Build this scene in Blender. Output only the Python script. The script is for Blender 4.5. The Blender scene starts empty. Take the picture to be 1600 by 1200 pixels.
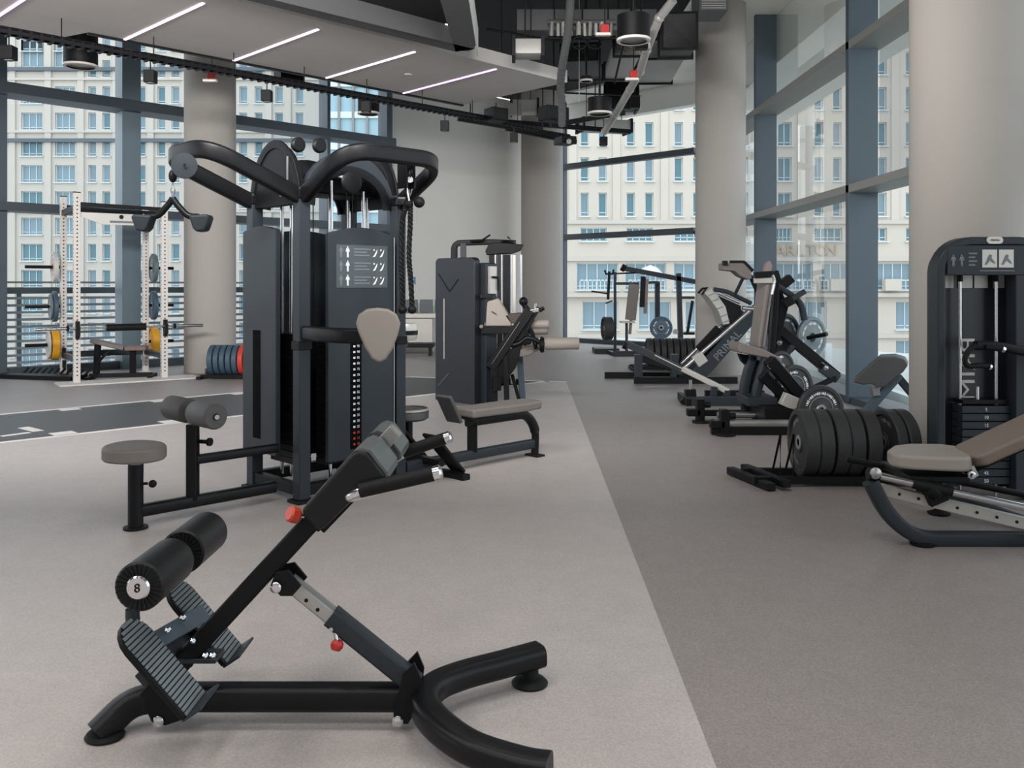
import bpy, bmesh, math, random
from mathutils import Vector, Matrix
random.seed(7)
C = bpy.context.scene.collection
SC = bpy.context.scene
F, H = 1390.0, 1.35          # focal length in 1600-wide pixels, camera height
V = Vector

# ------------------------------------------------------------ camera, world, lights, exposure
cd = bpy.data.cameras.new('camera'); cam = bpy.data.objects.new('camera', cd); C.objects.link(cam)
cam.location = (0, 0, H); cam.rotation_euler = (math.pi/2, 0, 0)
cd.sensor_width = 36; cd.lens = F/1600*36; cd.shift_y = -154/1600; cd.clip_end = 600
SC.camera = cam
w = bpy.data.worlds.new('world'); SC.world = w; w.use_nodes = True
nt = w.node_tree; bg = nt.nodes['Background']
tc = nt.nodes.new('ShaderNodeTexCoord'); sp = nt.nodes.new('ShaderNodeSeparateXYZ')
rp = nt.nodes.new('ShaderNodeValToRGB')
nt.links.new(tc.outputs['Generated'], sp.inputs[0]); nt.links.new(sp.outputs['Z'], rp.inputs[0])
rp.color_ramp.elements[0].position = 0.0; rp.color_ramp.elements[0].color = (.93, .96, 1.0, 1)
rp.color_ramp.elements[1].position = 0.7; rp.color_ramp.elements[1].color = (.80, .89, 1.0, 1)
nt.links.new(rp.outputs[0], bg.inputs['Color']); bg.inputs['Strength'].default_value = 2.1
def area(name, loc, sx, sy, power, col=(1, .95, .9), rot=(0, 0, 0)):
    l = bpy.data.lights.new(name, 'AREA'); l.shape = 'RECTANGLE'; l.size = sx; l.size_y = sy
    l.energy = power; l.color = col
    o = bpy.data.objects.new(name, l); C.objects.link(o); o.location = loc; o.rotation_euler = rot
    return o
# unseen fill lights added over the near half of the room (out of the frame, above)
for x, y, e in ((-4.4, -1.0, 70), (-1.6, -1.0, 60), (1.0, -1.0, 55), (-4.4, 2.4, 85), (-1.6, 2.4, 70), (.6, 2.4, 45), (-4.4, 5.6, 70), (-1.6, 5.6, 60), (.2, 5.6, 30)):
    area('added_near_fill', (x, y, 4.9), 1.2, 1.2, e, (1, .97, .945))
# extra fill lights added above the frame to brighten the far half of the room
for x, e in ((-5.0, 120), (-2.2, 165), (.2, 110)):
    l = area('added_far_fill', (x, 3.6, 3.45), 1.8, .5, e, (1, .97, .95), (math.radians(88), 0, math.radians(-2*x)))
    l.data.spread = math.radians(120)
SC.view_settings.view_transform = 'Standard'; SC.view_settings.look = 'None'
SC.view_settings.exposure = 0.03; SC.view_settings.gamma = 1.0; SC.view_settings.use_curve_mapping = False
SC.cycles.max_bounces = 8; SC.cycles.transparent_max_bounces = 16; SC.cycles.use_denoising = True
SC.cycles.diffuse_bounces = 4; SC.cycles.glossy_bounces = 3; SC.cycles.caustics_reflective = False; SC.cycles.caustics_refractive = False

# ------------------------------------------------------------ helpers
def at(px, py, Y):
    return V(((px-800)/F*Y, Y, H-(py-446)/F*Y))
def ground(px, py):
    Y = F*H/(py-446); return V(((px-800)/F*Y, Y, 0))
def lin(c):
    return tuple((x/255/12.92 if x/255 <= .04045 else ((x/255+.055)/1.055)**2.4) for x in c) + (1,)
def mat(name, col, rough=.5, metal=0.0, var=0.0, vscale=6, bump=0.0, bscale=200, spec=.5, emit=None, estr=0):
    m = bpy.data.materials.new(name); m.use_nodes = True
    n = m.node_tree; b = n.nodes['Principled BSDF']; L = n.links
    b.inputs['Base Color'].default_value = lin(col); b.inputs['Roughness'].default_value = rough
    b.inputs['Metallic'].default_value = metal; b.inputs['Specular IOR Level'].default_value = spec
    if emit: b.inputs['Emission Color'].default_value = lin(emit); b.inputs['Emission Strength'].default_value = estr
    tcn = n.nodes.new('ShaderNodeTexCoord')
    if var:
        no = n.nodes.new('ShaderNodeTexNoise'); no.inputs['Scale'].default_value = vscale; no.inputs['Detail'].default_value = 5
        mx = n.nodes.new('ShaderNodeMix'); mx.data_type = 'RGBA'
        c = lin(col); k = var
        mx.inputs['A'].default_value = tuple(x*(1-k) for x in c[:3]) + (1,)
        mx.inputs['B'].default_value = tuple(min(1, x*(1+k)) for x in c[:3]) + (1,)
        L.new(tcn.outputs['Object'], no.inputs['Vector']); L.new(no.outputs['Fac'], mx.inputs['Factor'])
        L.new(mx.outputs['Result'], b.inputs['Base Color'])
        mr = n.nodes.new('ShaderNodeMapRange'); mr.inputs['To Min'].default_value = max(0, rough-.06); mr.inputs['To Max'].default_value = min(1, rough+.06)
        L.new(no.outputs['Fac'], mr.inputs['Value']); L.new(mr.outputs['Result'], b.inputs['Roughness'])
    if bump:
        n2 = n.nodes.new('ShaderNodeTexNoise'); n2.inputs['Scale'].default_value = bscale; n2.inputs['Detail'].default_value = 3
        bp = n.nodes.new('ShaderNodeBump'); bp.inputs['Strength'].default_value = bump; bp.inputs['Distance'].default_value = .002
        L.new(tcn.outputs['Object'], n2.inputs['Vector']); L.new(n2.outputs['Fac'], bp.inputs['Height']); L.new(bp.outputs['Normal'], b.inputs['Normal'])
    return m
def floor_mat(name, col, speck=.16):
    m = bpy.data.materials.new(name); m.use_nodes = True
    n = m.node_tree; b = n.nodes['Principled BSDF']; L = n.links; b.inputs['Roughness'].default_value = .46
    b.inputs['Specular IOR Level'].default_value = .5
    tcn = n.nodes.new('ShaderNodeTexCoord')
    def noise(s, d):
        k = n.nodes.new('ShaderNodeTexNoise'); k.inputs['Scale'].default_value = s; k.inputs['Detail'].default_value = d
        L.new(tcn.outputs['Object'], k.inputs['Vector']); return k
    big, mid, fine = noise(.55, 3), noise(7, 4), noise(150, 2)
    c = lin(col)
    r = n.nodes.new('ShaderNodeValToRGB')
    r.color_ramp.elements[0].position = .32; r.color_ramp.elements[1].position = .68
    r.color_ramp.elements[0].color = tuple(x*(1-speck) for x in c[:3])+(1,); r.color_ramp.elements[1].color = tuple(x*(1+speck) for x in c[:3])+(1,)
    L.new(fine.outputs['Fac'], r.inputs[0])
    a1 = n.nodes.new('ShaderNodeMath'); a1.operation = 'MULTIPLY_ADD'; a1.inputs[1].default_value = .16; a1.inputs[2].default_value = .84
    L.new(big.outputs['Fac'], a1.inputs[0])
    a2 = n.nodes.new('ShaderNodeMath'); a2.operation = 'MULTIPLY_ADD'; a2.inputs[1].default_value = .2; L.new(mid.outputs['Fac'], a2.inputs[0]); L.new(a1.outputs[0], a2.inputs[2])
    mx = n.nodes.new('ShaderNodeMix'); mx.data_type = 'RGBA'; mx.blend_type = 'MULTIPLY'; mx.inputs['Factor'].default_value = 1
    L.new(r.outputs[0], mx.inputs['A']); L.new(a2.outputs[0], mx.inputs['B']); L.new(mx.outputs['Result'], b.inputs['Base Color'])
    bp = n.nodes.new('ShaderNodeBump'); bp.inputs['Strength'].default_value = .35; bp.inputs['Distance'].default_value = .002
    L.new(fine.outputs['Fac'], bp.inputs['Height']); L.new(bp.outputs['Normal'], b.inputs['Normal'])
    return m
def glass_mat(name, tint, refl=.07):
    m = bpy.data.materials.new(name); m.use_nodes = True
    n = m.node_tree; L = n.links
    for x in list(n.nodes):
        if x.type != 'OUTPUT_MATERIAL': n.nodes.remove(x)
    out = [x for x in n.nodes if x.type == 'OUTPUT_MATERIAL'][0]
    t = n.nodes.new('ShaderNodeBsdfTransparent'); t.inputs['Color'].default_value = tint+(1,)
    g = n.nodes.new('ShaderNodeBsdfGlossy'); g.inputs['Roughness'].default_value = .02
    fr = n.nodes.new('ShaderNodeFresnel'); fr.inputs['IOR'].default_value = 1.14
    mx = n.nodes.new('ShaderNodeMixShader')
    sc_ = n.nodes.new('ShaderNodeMath'); sc_.operation = 'MULTIPLY'; sc_.inputs[1].default_value = .5; L.new(fr.outputs[0], sc_.inputs[0]); L.new(sc_.outputs[0], mx.inputs[0]); L.new(t.outputs[0], mx.inputs[1]); L.new(g.outputs[0], mx.inputs[2]); L.new(mx.outputs[0], out.inputs['Surface'])
    return m

def wloc(o):
    p = V((0, 0, 0))
    while o: p += o.location; o = o.parent
    return p
def tag(o, label=None, cat=None, group=None, kind=None):
    if label: o['label'] = label
    if cat: o['category'] = cat
    if group: o['group'] = group
    if kind: o['kind'] = kind
    return o
def thing(name, label, cat, loc=(0, 0, 0), group=None):
    o = bpy.data.objects.new(name, None); C.objects.link(o); o.location = loc; o.empty_display_size = .1
    return tag(o, label, cat, group)
def frame_of(d, up=(0, 0, 1)):
    d = V(d).normalized(); up = V(up)
    if abs(d.dot(up.normalized())) > .985: up = V((0, 1, 0)) if abs(d.y) < .9 else V((1, 0, 0))
    s = d.cross(up).normalized(); u = s.cross(d).normalized()
    return d, s, u
def arc_pts(pts, r, n=5):
    """round the inner corners of a polyline"""
    P = [V(p) for p in pts]; out = [P[0]]
    for i in range(1, len(P)-1):
        a, b, c = P[i-1], P[i], P[i+1]
        d1, d2 = (a-b), (c-b); k = min(r, d1.length*.49, d2.length*.49)
        p1, p2 = b+d1.normalized()*k, b+d2.normalized()*k
        for j in range(n+1):
            t = j/n; out.append(p1*(1-t)**2+b*2*t*(1-t)+p2*t*t)
    out.append(P[-1]); return out
class MB:
    def __init__(s): s.v, s.f = [], []
    def add(s, vs, fs):
        k = len(s.v); s.v += [V(p) for p in vs]; s.f += [tuple(i+k for i in f) for f in fs]; return s
    def box(s, c, size, R=None):
        c = V(c); x, y, z = [d/2 for d in size]
        vs = [V((a*x, b*y, d*z)) for a in (-1, 1) for b in (-1, 1) for d in (-1, 1)]
        if R: vs = [R @ p for p in vs]
        return s.add([c+p for p in vs], [(0, 1, 3, 2), (4, 6, 7, 5), (0, 4, 5, 1), (2, 3, 7, 6), (0, 2, 6, 4), (1, 5, 7, 3)])
    def mm(s, a, b):
        a, b = V(a), V(b); return s.box((a+b)/2, (b-a))
    def bar(s, p0, p1, wd, ht, up=(0, 0, 1)):
        p0, p1 = V(p0), V(p1); d, sd, u = frame_of(p1-p0, up)
        vs = [p+sd*(a*wd/2)+u*(b*ht/2) for p in (p0, p1) for a, b in ((-1, -1), (1, -1), (1, 1), (-1, 1))]
        return s.add(vs, [(0, 1, 2, 3), (4, 7, 6, 5), (0, 4, 5, 1), (1, 5, 6, 2), (2, 6, 7, 3), (3, 7, 4, 0)])
    def sweep(s, pts, prof, up=(0, 0, 1), caps=True, closed=False):
        P = [V(p) for p in pts]; n = len(P); m = len(prof); vs = []
        for i, p in enumerate(P):
            if closed: d = P[(i+1) % n]-P[i-1]
            else: d = P[min(i+1, n-1)]-P[max(i-1, 0)]
            d, sd, u = frame_of(d, up)
            vs += [p+sd*a+u*b for a, b in prof]
        fs = []
        for i in range(n if closed else n-1):
            j = (i+1) % n
            for k in range(m):
                l = (k+1) % m; fs.append((i*m+k, i*m+l, j*m+l, j*m+k))
        if caps and not closed: fs += [tuple(range(m-1, -1, -1)), tuple((n-1)*m+k for k in range(m))]
        return s.add(vs, fs)
    def tube(s, pts, r, n=10, up=(0, 0, 1), caps=True, closed=False):
        return s.sweep(pts, [(r*math.cos(2*math.pi*k/n), r*math.sin(2*math.pi*k/n)) for k in range(n)], up, caps, closed)
    def rtube(s, pts, wd, ht, c=.25, up=(0, 0, 1), q=3, closed=False):
        r = min(wd, ht)*c; prof = []
        for sx, sy, a0 in ((1, 1, 0), (-1, 1, 90), (-1, -1, 180), (1, -1, 270)):
            for j in range(q+1):
                a = math.radians(a0+90*j/q); prof.append((sx*(wd/2-r)+r*math.cos(a), sy*(ht/2-r)+r*math.sin(a)))
        return s.sweep(pts, prof, up, True, closed)
    def cyl(s, p0, p1, r0, r1=None, n=16, caps=True):
        p0, p1 = V(p0), V(p1); r1 = r0 if r1 is None else r1; d, sd, u = frame_of(p1-p0)
        vs = [p+sd*(r*math.cos(2*math.pi*k/n))+u*(r*math.sin(2*math.pi*k/n)) for p, r in ((p0, r0), (p1, r1)) for k in range(n)]
        fs = [(k, (k+1) % n, n+(k+1) % n, n+k) for k in range(n)]
        if caps: fs += [tuple(range(n-1, -1, -1)), tuple(range(n, 2*n))]
        return s.add(vs, fs)
    def lathe(s, c, axis, prof, n=24):
        c = V(c); d, sd, u = frame_of(axis); m = len(prof)
        vs = [c+d*t+sd*(r*math.cos(2*math.pi*k/n))+u*(r*math.sin(2*math.pi*k/n)) for k in range(n) for r, t in prof]
        fs = [(k*m+i, ((k+1) % n)*m+i, ((k+1) % n)*m+i+1, k*m+i+1) for k in range(n) for i in range(m-1)]
        return s.add(vs, fs)
    def prism(s, poly, vec):
        vec = V(vec); P = [V(p) for p in poly]; n = len(P)
        return s.add(P+[p+vec for p in P], [tuple(range(n-1, -1, -1)), tuple(range(n, 2*n))]+[(k, (k+1) % n, n+(k+1) % n, n+k) for k in range(n)])
    def sphere(s, c, r, n=14, m=8, sc=(1, 1, 1)):
        c = V(c); vs = []; fs = []
        for i in range(m+1):
            t = math.pi*i/m
            for k in range(n):
                a = 2*math.pi*k/n; vs.append(c+V((r*sc[0]*math.sin(t)*math.cos(a), r*sc[1]*math.sin(t)*math.sin(a), r*sc[2]*math.cos(t))))
        for i in range(m):
            for k in range(n): fs.append((i*n+k, (i+1)*n+k, (i+1)*n+(k+1) % n, i*n+(k+1) % n))
        return s.add(vs, fs)
    def build(s, name, m, parent=None, bevel=0, smooth=True, ang=38, origin=None, seg=2):
        if origin is None:
            if parent is not None: origin = wloc(parent)
            else:
                xs = [p.x for p in s.v]; ys = [p.y for p in s.v]; zs = [p.z for p in s.v]
                origin = V(((min(xs)+max(xs))/2, (min(ys)+max(ys))/2, min(zs)))
        me = bpy.data.meshes.new(name); me.from_pydata([p-V(origin) for p in s.v], [], s.f)
        bm = bmesh.new(); bm.from_mesh(me); bmesh.ops.remove_doubles(bm, verts=bm.verts, dist=1e-5)
        bmesh.ops.recalc_face_normals(bm, faces=bm.faces); bm.to_mesh(me); bm.free()
        me.materials.append(m)
        if smooth:
            me.polygons.foreach_set('use_smooth', [True]*len(me.polygons)); me.set_sharp_from_angle(angle=math.radians(ang))
        me.update()
        o = bpy.data.objects.new(name, me); C.objects.link(o)
        if parent is not None: o.parent = parent
        else: o.location = origin
        if bevel:
            b = o.modifiers.new('bevel', 'BEVEL'); b.width = bevel; b.segments = seg; b.limit_method = 'ANGLE'; b.angle_limit = math.radians(40)
            if smooth: b.harden_normals = True
        return o
def dup_tree(o, d, parent=None):
    c = o.copy(); C.objects.link(c); c.parent = parent
    if parent is None: c.location = o.location+V(d)
    for ch in list(o.children): dup_tree(ch, d, c)
    return c
def text(name, s, size, pos, right, up, m, parent, ext=.002, align='CENTER', fit=None):
    cu = bpy.data.curves.new(name, 'FONT'); cu.body = s; cu.size = size; cu.extrude = ext; cu.align_x = align; cu.align_y = 'CENTER'
    o = bpy.data.objects.new(name, cu); C.objects.link(o); bpy.context.view_layer.update()
    me = bpy.data.meshes.new_from_object(o.evaluated_get(bpy.context.evaluated_depsgraph_get())); bpy.data.objects.remove(o)
    if fit:
        xs = [v.co.x for v in me.vertices]; yy = [v.co.y for v in me.vertices]
        me.transform(Matrix.Diagonal((fit[0]/(max(xs)-min(xs)), fit[1]/(max(yy)-min(yy)), 1, 1)))
    right, up = V(right).normalized(), V(up).normalized(); nrm = right.cross(up)
    M = Matrix((right, up, nrm)).transposed().to_4x4(); M.translation = V(pos)-(wloc(parent) if parent else V())
    me.transform(M); me.materials.clear(); me.materials.append(m); me.name = name
    o = bpy.data.objects.new(name, me); C.objects.link(o); o.parent = parent
    return o

S2 = math.sqrt(.5)
U, N = V((S2, S2, 0)), V((-S2, S2, 0))     # the building's grid runs at 45 degrees to the view
Zv = V((0, 0, 1))

# ------------------------------------------------------------ materials
M_black = mat('black_powder_coat', (15, 16, 19), .4, .0, .12, 9, .15, 500, spec=.25)
M_hole = mat('slot_black', (7, 8, 10), .9, 0, .1, 5, spec=.1)
M_slate = mat('slate_powder_coat', (41, 47, 53), .45, .0, .10, 5, .12, 500, spec=.3)
M_dark = mat('dark_charcoal_steel', (12, 13, 16), .5, 0, .15, 6, spec=.22)
M_rubber = mat('black_rubber', (16, 17, 18), .62, 0, .2, 14, .25, 260, spec=.25)
M_foam = mat('black_foam', (17, 18, 20), .42, 0, .1, 10, .2, 400, spec=.3)
M_chrome = mat('chrome', (215, 215, 218), .18, 1.0, .06, 9)
M_steel = mat('brushed_steel', (176, 176, 174), .35, .9, .1, 12)
M_silver = mat('silver_paint', (188, 186, 180), .45, .4, .08, 8)
M_beige = mat('beige_upholstery', (152, 144, 136), .55, 0, .06, 8, .2, 350)
M_taupe = mat('taupe_upholstery', (116, 109, 104), .6, 0, .07, 8, .2, 350)
M_brown = mat('brown_upholstery', (128, 115, 106), .6, 0, .08, 7, .2, 300)
M_grey = mat('grey_upholstery', (72, 72, 73), .6, 0, .08, 8, .2, 300)
M_padtop = mat('pad_lit_grey', (84, 89, 90), .42, 0, .08, 10, .2, 300)  # grey for the pads' lit upper ends: light put into the colour
M_white = mat('white_paint', (214, 208, 202), .5, 0, .06, 6)
M_print = mat('white_print', (225, 228, 230), .6, 0, .04, 20)
M_dim = mat('dim_print', (110, 116, 120), .6, 0, .04, 20)
M_red = mat('red_knob', (176, 40, 38), .35, 0, .1, 30)
M_orange = mat('orange_red_knob', (196, 66, 40), .4, 0, .15, 30)
M_col = mat('column_plaster', (166, 161, 155), .75, 0, .05, 1.5, .15, 60)
M_wall = mat('wall_plaster', (214, 212, 206), .8, 0, .04, 1.2, .12, 60)
M_fin = mat('fin_blue_grey', (70, 84, 94), .45, 0, .05, 2)
M_finl = mat('fin_light_blue_grey', (106, 122, 132), .45, 0, .05, 2)
M_trans = mat('transom_grey', (132, 133, 129), .5, 0, .05, 2)
M_tdark = mat('transom_dark', (62, 72, 80), .5, 0, .05, 2)
M_ceil = mat('dark_ceiling_paint', (22, 23, 26), .85, 0, .15, 2)
M_raft = mat('raft_plaster', (196, 191, 187), .85, 0, .04, 1.5)
M_frame = mat('soffit_grey', (78, 79, 80), .8, 0, .05, 1.5)
M_duct = mat('galvanised_duct', (168, 166, 162), .5, .1, .12, 3)
M_ductd = mat('dark_duct', (84, 84, 85), .6, .05, .15, 3)
M_floor = floor_mat('rubber_floor_grey_brown', (140, 132, 128), .18)
M_light = floor_mat('rubber_floor_light', (180, 172, 168), .13)
M_back = floor_mat('rubber_floor_grey', (146, 138, 135), .15)
M_lane = floor_mat('black_turf_lane', (42, 43, 46), .25)
M_line = mat('white_floor_line', (226, 222, 218), .7, 0, .05, 10)
M_glass = glass_mat('facade_glass', (.93, .965, .965))
M_win = mat('hotel_window_glass', (86, 126, 138), .15, 0, .12, .4)
M_wind = mat('hotel_window_glass_pale', (120, 146, 158), .2, 0, .12, .4)
M_wfr = mat('hotel_window_frame', (205, 216, 218), .6, 0, .05, 1)
M_led = mat('led_strip', (255, 255, 255), .5, emit=(255, 214, 252), estr=2.6)
M_ledp = mat('led_strip_violet', (255, 230, 255), .5, emit=(226, 170, 255), estr=2.2)
M_lamp = mat('lamp_diffuser', (255, 255, 255), .5, emit=(255, 250, 240), estr=4)

# ------------------------------------------------------------ the setting: floor
def flat(name, pts, z, m, kind='structure', th=.004):
    b = MB(); b.prism([V((x, y, z-th)) for x, y in pts], (0, 0, th))
    o = b.build(name, m, smooth=False); 
    if kind: o['kind'] = kind
    return o
GL0 = V((-7.66, 13.3, 0))                    # a point on the left glass line (runs along U)
def GL(t, z=0): return GL0+U*(t/S2)+V((0, 0, z))      # t measured along x
CORN = V((0.23, 21.2, 0)); RX = 3.88
flat('floor', [(-24, -4), (7.0-3, -4), (4.0, 18.85), (.9, 21.95), (-24.6, -3.3)], -.003, M_back, th=.2)
flat('floor', [(.45, -4), (4.0, -4), (4.0, 18.85), (1.0, 21.8), (-2.8, 18.0), (.76, 12.4)], -.001, M_floor)
flat('floor', [(-16, -4), (.45, -4), (.76, 12.4), (.51, 12.53), (-4.39, 7.63), (-16, -3.98)], 0, M_light)
flat('floor_lane', [(-16, -3.98), (.51, 12.53), (-1.51, 13.14), (-5.35, 9.29), (-16, -1.36)], 0.0005, M_lane)
lane = MB()
def strip(p, q, wd, z=.003): lane.bar(V((p[0], p[1], z-.001)), V((q[0], q[1], z-.001)), wd, .002)
strip((-16, -3.98), (.51, 12.53), .075); strip((-16, -1.36), (-1.51, 13.14), .075); strip((-1.55, 13.14), (.76, 12.43), .09)
g0, g1 = (ground(110, 681)-V((-4.39, 7.63, 0))).dot(U), (ground(276, 661)-V((-4.39, 7.63, 0))).dot(U)
for k in range(-3, 4):
    p = V((-4.39, 7.63, 0))+U*(g0+k*(g1-g0))+N*.02; strip(p, p+N*.2, .2)
    q = V((-5.35, 9.29, 0))+U*(g0-.9+k*(g1-g0))-N*.02; strip(q, q-N*.16, .2)
p = ground(2, 682); strip(p, ground(46, 676), .07); strip(ground(36, 668), ground(60, 674), .1)
o = lane.build('floor_marking', M_line, smooth=False); o['kind'] = 'structure'

# ------------------------------------------------------------ columns
def column(label, x, y, r, top=5.75):
    b = MB(); b.lathe((x, y, 0), Zv, [(0.001, .0), (r, 0), (r, top), (.001, top)], 48)
    o = b.build('column', M_col); tag(o, label, 'column', kind='structure')
    return o
column('plastered column beside the left window wall', -4.75, 14.0, .39)
column('plastered column at the far end of the white wall', .69, 20.45, .48)
column('plastered column behind the leg press', 3.21, 13.7, .38)
column('large plastered column behind the right weight machine', 3.26, 6.35, .39)

# ------------------------------------------------------------ walls
b = MB(); p, q = GL(5.02), GL(7.95)
b.bar(p+N*.1+Zv*2.85, q+N*.1+Zv*2.85, .2, 5.7); o = b.build('wall_back', M_wall); o['kind'] = 'structure'
b = MB(); c0, c1 = V((4.02, 18.9, 0)), V((1.1, 21.82, 0))
b.bar(c0+Zv*5.48, c1+Zv*5.48, .25, .56); b.bar(c0+Zv*5.85+V((-.45, -.45, 0)), c1+Zv*5.85+V((-.45, -.45, 0)), .9, .3)
o = b.build('wall_bulkhead', mat('bulkhead_paint', (236, 235, 230), .8, 0, .04, 2)); o['kind'] = 'structure'

b = MB(); b.mm((-16, -4.3, 0), (4.3, -4.05, 5.75)); o = b.build('wall_front', M_wall); o['kind'] = 'structure'
# ------------------------------------------------------------ glazed facades: fins, transoms, panes
def struct_empty(name, loc=(0, 0, 0)):
    o = thing(name, None, None, loc); o['kind'] = 'structure'; return o
# left facade (along U)
wl = struct_empty('window_1', GL(0))
def tt(px):                                   # x-parameter of the facade where a picture column meets it
    k = (px-800)/F; return (k*13.3+7.66)/(1-k)
tl = [-8.6, -4.3, tt(-2), tt(198), tt(350), tt(505), 5.02]
for i, t in enumerate(tl):
    b = MB(); wd = (.10, .10, .12, .30, .1, .07, .14)[i]
    b.bar(GL(t)-N*.05, GL(t, 5.6)-N*.05, wd, .30, N); b.build('fin', M_finl if i == 3 else M_fin, wl)
for z, h_, d_, m_ in ((4.25, .16, .5, M_tdark), (2.52, .13, .4, M_tdark), (.06, .12, .2, M_tdark)):
    b = MB(); b.bar(GL(-9, z)-N*(.02+d_/2-.1), GL(5.02, z)-N*(.02+d_/2-.1), d_, h_); b.build('transom', m_, wl)
for i in range(len(tl)-1):
    for z0, z1 in ((.1, 2.46), (2.58, 4.17), (4.33, 5.6)):
        b = MB(); p, q = GL(tl[i]+.05)+N*.02, GL(tl[i+1]-.05)+N*.02
        b.add([p+Zv*z0, q+Zv*z0, q+Zv*z1, p+Zv*z1], [(0, 1, 2, 3)]); b.build('pane', M_glass, wl, smooth=False)
# balustrade of horizontal louvres outside the left glass
rail = thing('railing', 'slatted metal railing outside the left window wall', 'railing', GL(0)+N*.5)
b = MB(); b.bar(GL(-9, 1.27)+N*.5, GL(5, 1.27)+N*.5, .12, .1); b.build('top_rail', M_tdark, rail)
b = MB(); b.bar(GL(-9, 1.40)+N*.55, GL(5, 1.40)+N*.55, .03, .03); b.build('hand_rail', M_trans, rail)
M_slat = mat('slat_grey', (118, 130, 138), .5, 0, .06, 3)
b = MB(); b.bar(GL(-9, 0)+N*.5, GL(5, 0)+N*.5, .035, .04)
sl = b.build('slat', M_slat, rail); sl.location = (0, 0, 1.15)
for k in range(1, 10):
    s_ = sl.copy(); C.objects.link(s_); s_.location = (0, 0, 1.15-k*.112)
for t in (-4.3, -2, .3, 2.6, 4.9):
    b = MB(); b.bar(GL(t, 0)+N*.56, GL(t, 1.3)+N*.56, .05, .05); b.build('post', M_tdark, rail)
# centre facade
CX0, CX1 = V((3.89, 18.85, 0)), V((1.24, 21.5, 0))
wc = struct_empty('window_2', CX1)
b = MB(); b.bar(CX1, CX1+Zv*5.2, .11, .16, N); b.build('fin', M_fin, wc)
for z in (2.51, 4.2):
    b = MB(); b.bar(CX0+Zv*z, CX1+Zv*z, .16, .13); b.build('transom', M_tdark, wc)
b = MB(); b.bar(CX0+Zv*.05, CX1+Zv*.05, .2, .1); b.build('sill', M_tdark, wc)
for z0, z1 in ((.1, 2.45), (2.57, 4.14), (4.26, 5.2)):
    b = MB(); n_ = V((.05, .05, 0)); b.add([CX0+n_+Zv*z0, CX1+n_+Zv*z0, CX1+n_+Zv*z1, CX0+n_+Zv*z1], [(0, 1, 2, 3)]); b.build('pane', M_glass, wc, smooth=False)
# right facade (straight away from the camera)
wr = struct_empty('window_3', (RX, 10.25, 0))
ys = [-4, -1.55, 2.4, 6.32, 10.25, 14.2, 18.1]
def fx(y): return RX+(10.25-y)*-.003
for y in ys[1:]:
    b = MB(); x = fx(y)-.02; b.mm((x, y-.05, 0), (x+.34, y+.05, 5.7)); b.build('fin', M_fin, wr, bevel=.006)
for z in (2.46, 4.11, 5.75):
    b = MB(); b.mm((RX-.02, -4, z-.045), (RX+.36, 18.85, z+.05)); b.build('transom', M_trans, wr, bevel=.005)
b = MB(); b.mm((RX, -4, 0), (RX+.36, 18.85, .07)); b.build('sill', M_tdark, wr)
for i in range(len(ys)-1):
    for z0, z1 in ((.07, 2.41), (2.51, 4.06), (4.16, 5.7)):
        b = MB(); x = RX+.33; b.add([(x, ys[i]+.05, z0), (x, ys[i+1]-.05, z0), (x, ys[i+1]-.05, z1), (x, ys[i]+.05, z1)], [(0, 1, 2, 3)])
        b.build('pane', M_glass, wr, smooth=False)
M_conc = mat('pale_render', (246, 244, 236), .85, 0, .07, 1.1, .3, 30)
b = MB(); b.mm((RX+.37, -6, 4.92), (RX+.84, 20, 6.3)); b.mm((RX+.86, -6, 4.94), (RX+2.1, 20, 5.3)); o = b.build('canopy_exterior', M_conc, bevel=.01); o['kind'] = 'structure'
# terrace outside
b = MB(); b.prism([V(p) for p in ((RX+.37, -6, -.35), (12, -6, -.35), (12, 13.6, -.35), (7.4, 20.5, -.35), (2.8, 24.8, -.35), (.9, 22.0, -.35), (3.9, 19.1, -.35))], (0, 0, .25))
o = b.build('terrace_exterior', mat('terrace_paving', (186, 190, 186), .8, 0, .08, 1.5)); o['kind'] = 'structure'
b = MB(); b.bar((4.35, 6.5, -.03), (5.05, 14.2, -.03), .10, .14); b.bar((5.05, 14.2, -.03), (7.2, 20.2, -.03), .12, .14); o = b.build('kerb_exterior', M_wfr); o['kind'] = 'structure'

# ------------------------------------------------------------ ceiling
b = MB(); b.prism([V(p) for p in ((-24.6, -4, 5.75), (4.3, -4, 5.75), (4.3, 19, 5.75), (1.1, 22.2, 5.75), (-24.6, -3.5, 5.75))], (0, 0, .25))
o = b.build('ceiling', M_ceil, smooth=False); o['kind'] = 'structure'
b = MB(); b.mm((2.75, 7, 5.66), (4.28, 19.0, 5.745)); o = b.build('ceiling_edge', M_conc, smooth=False); o['kind'] = 'structure'

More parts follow.
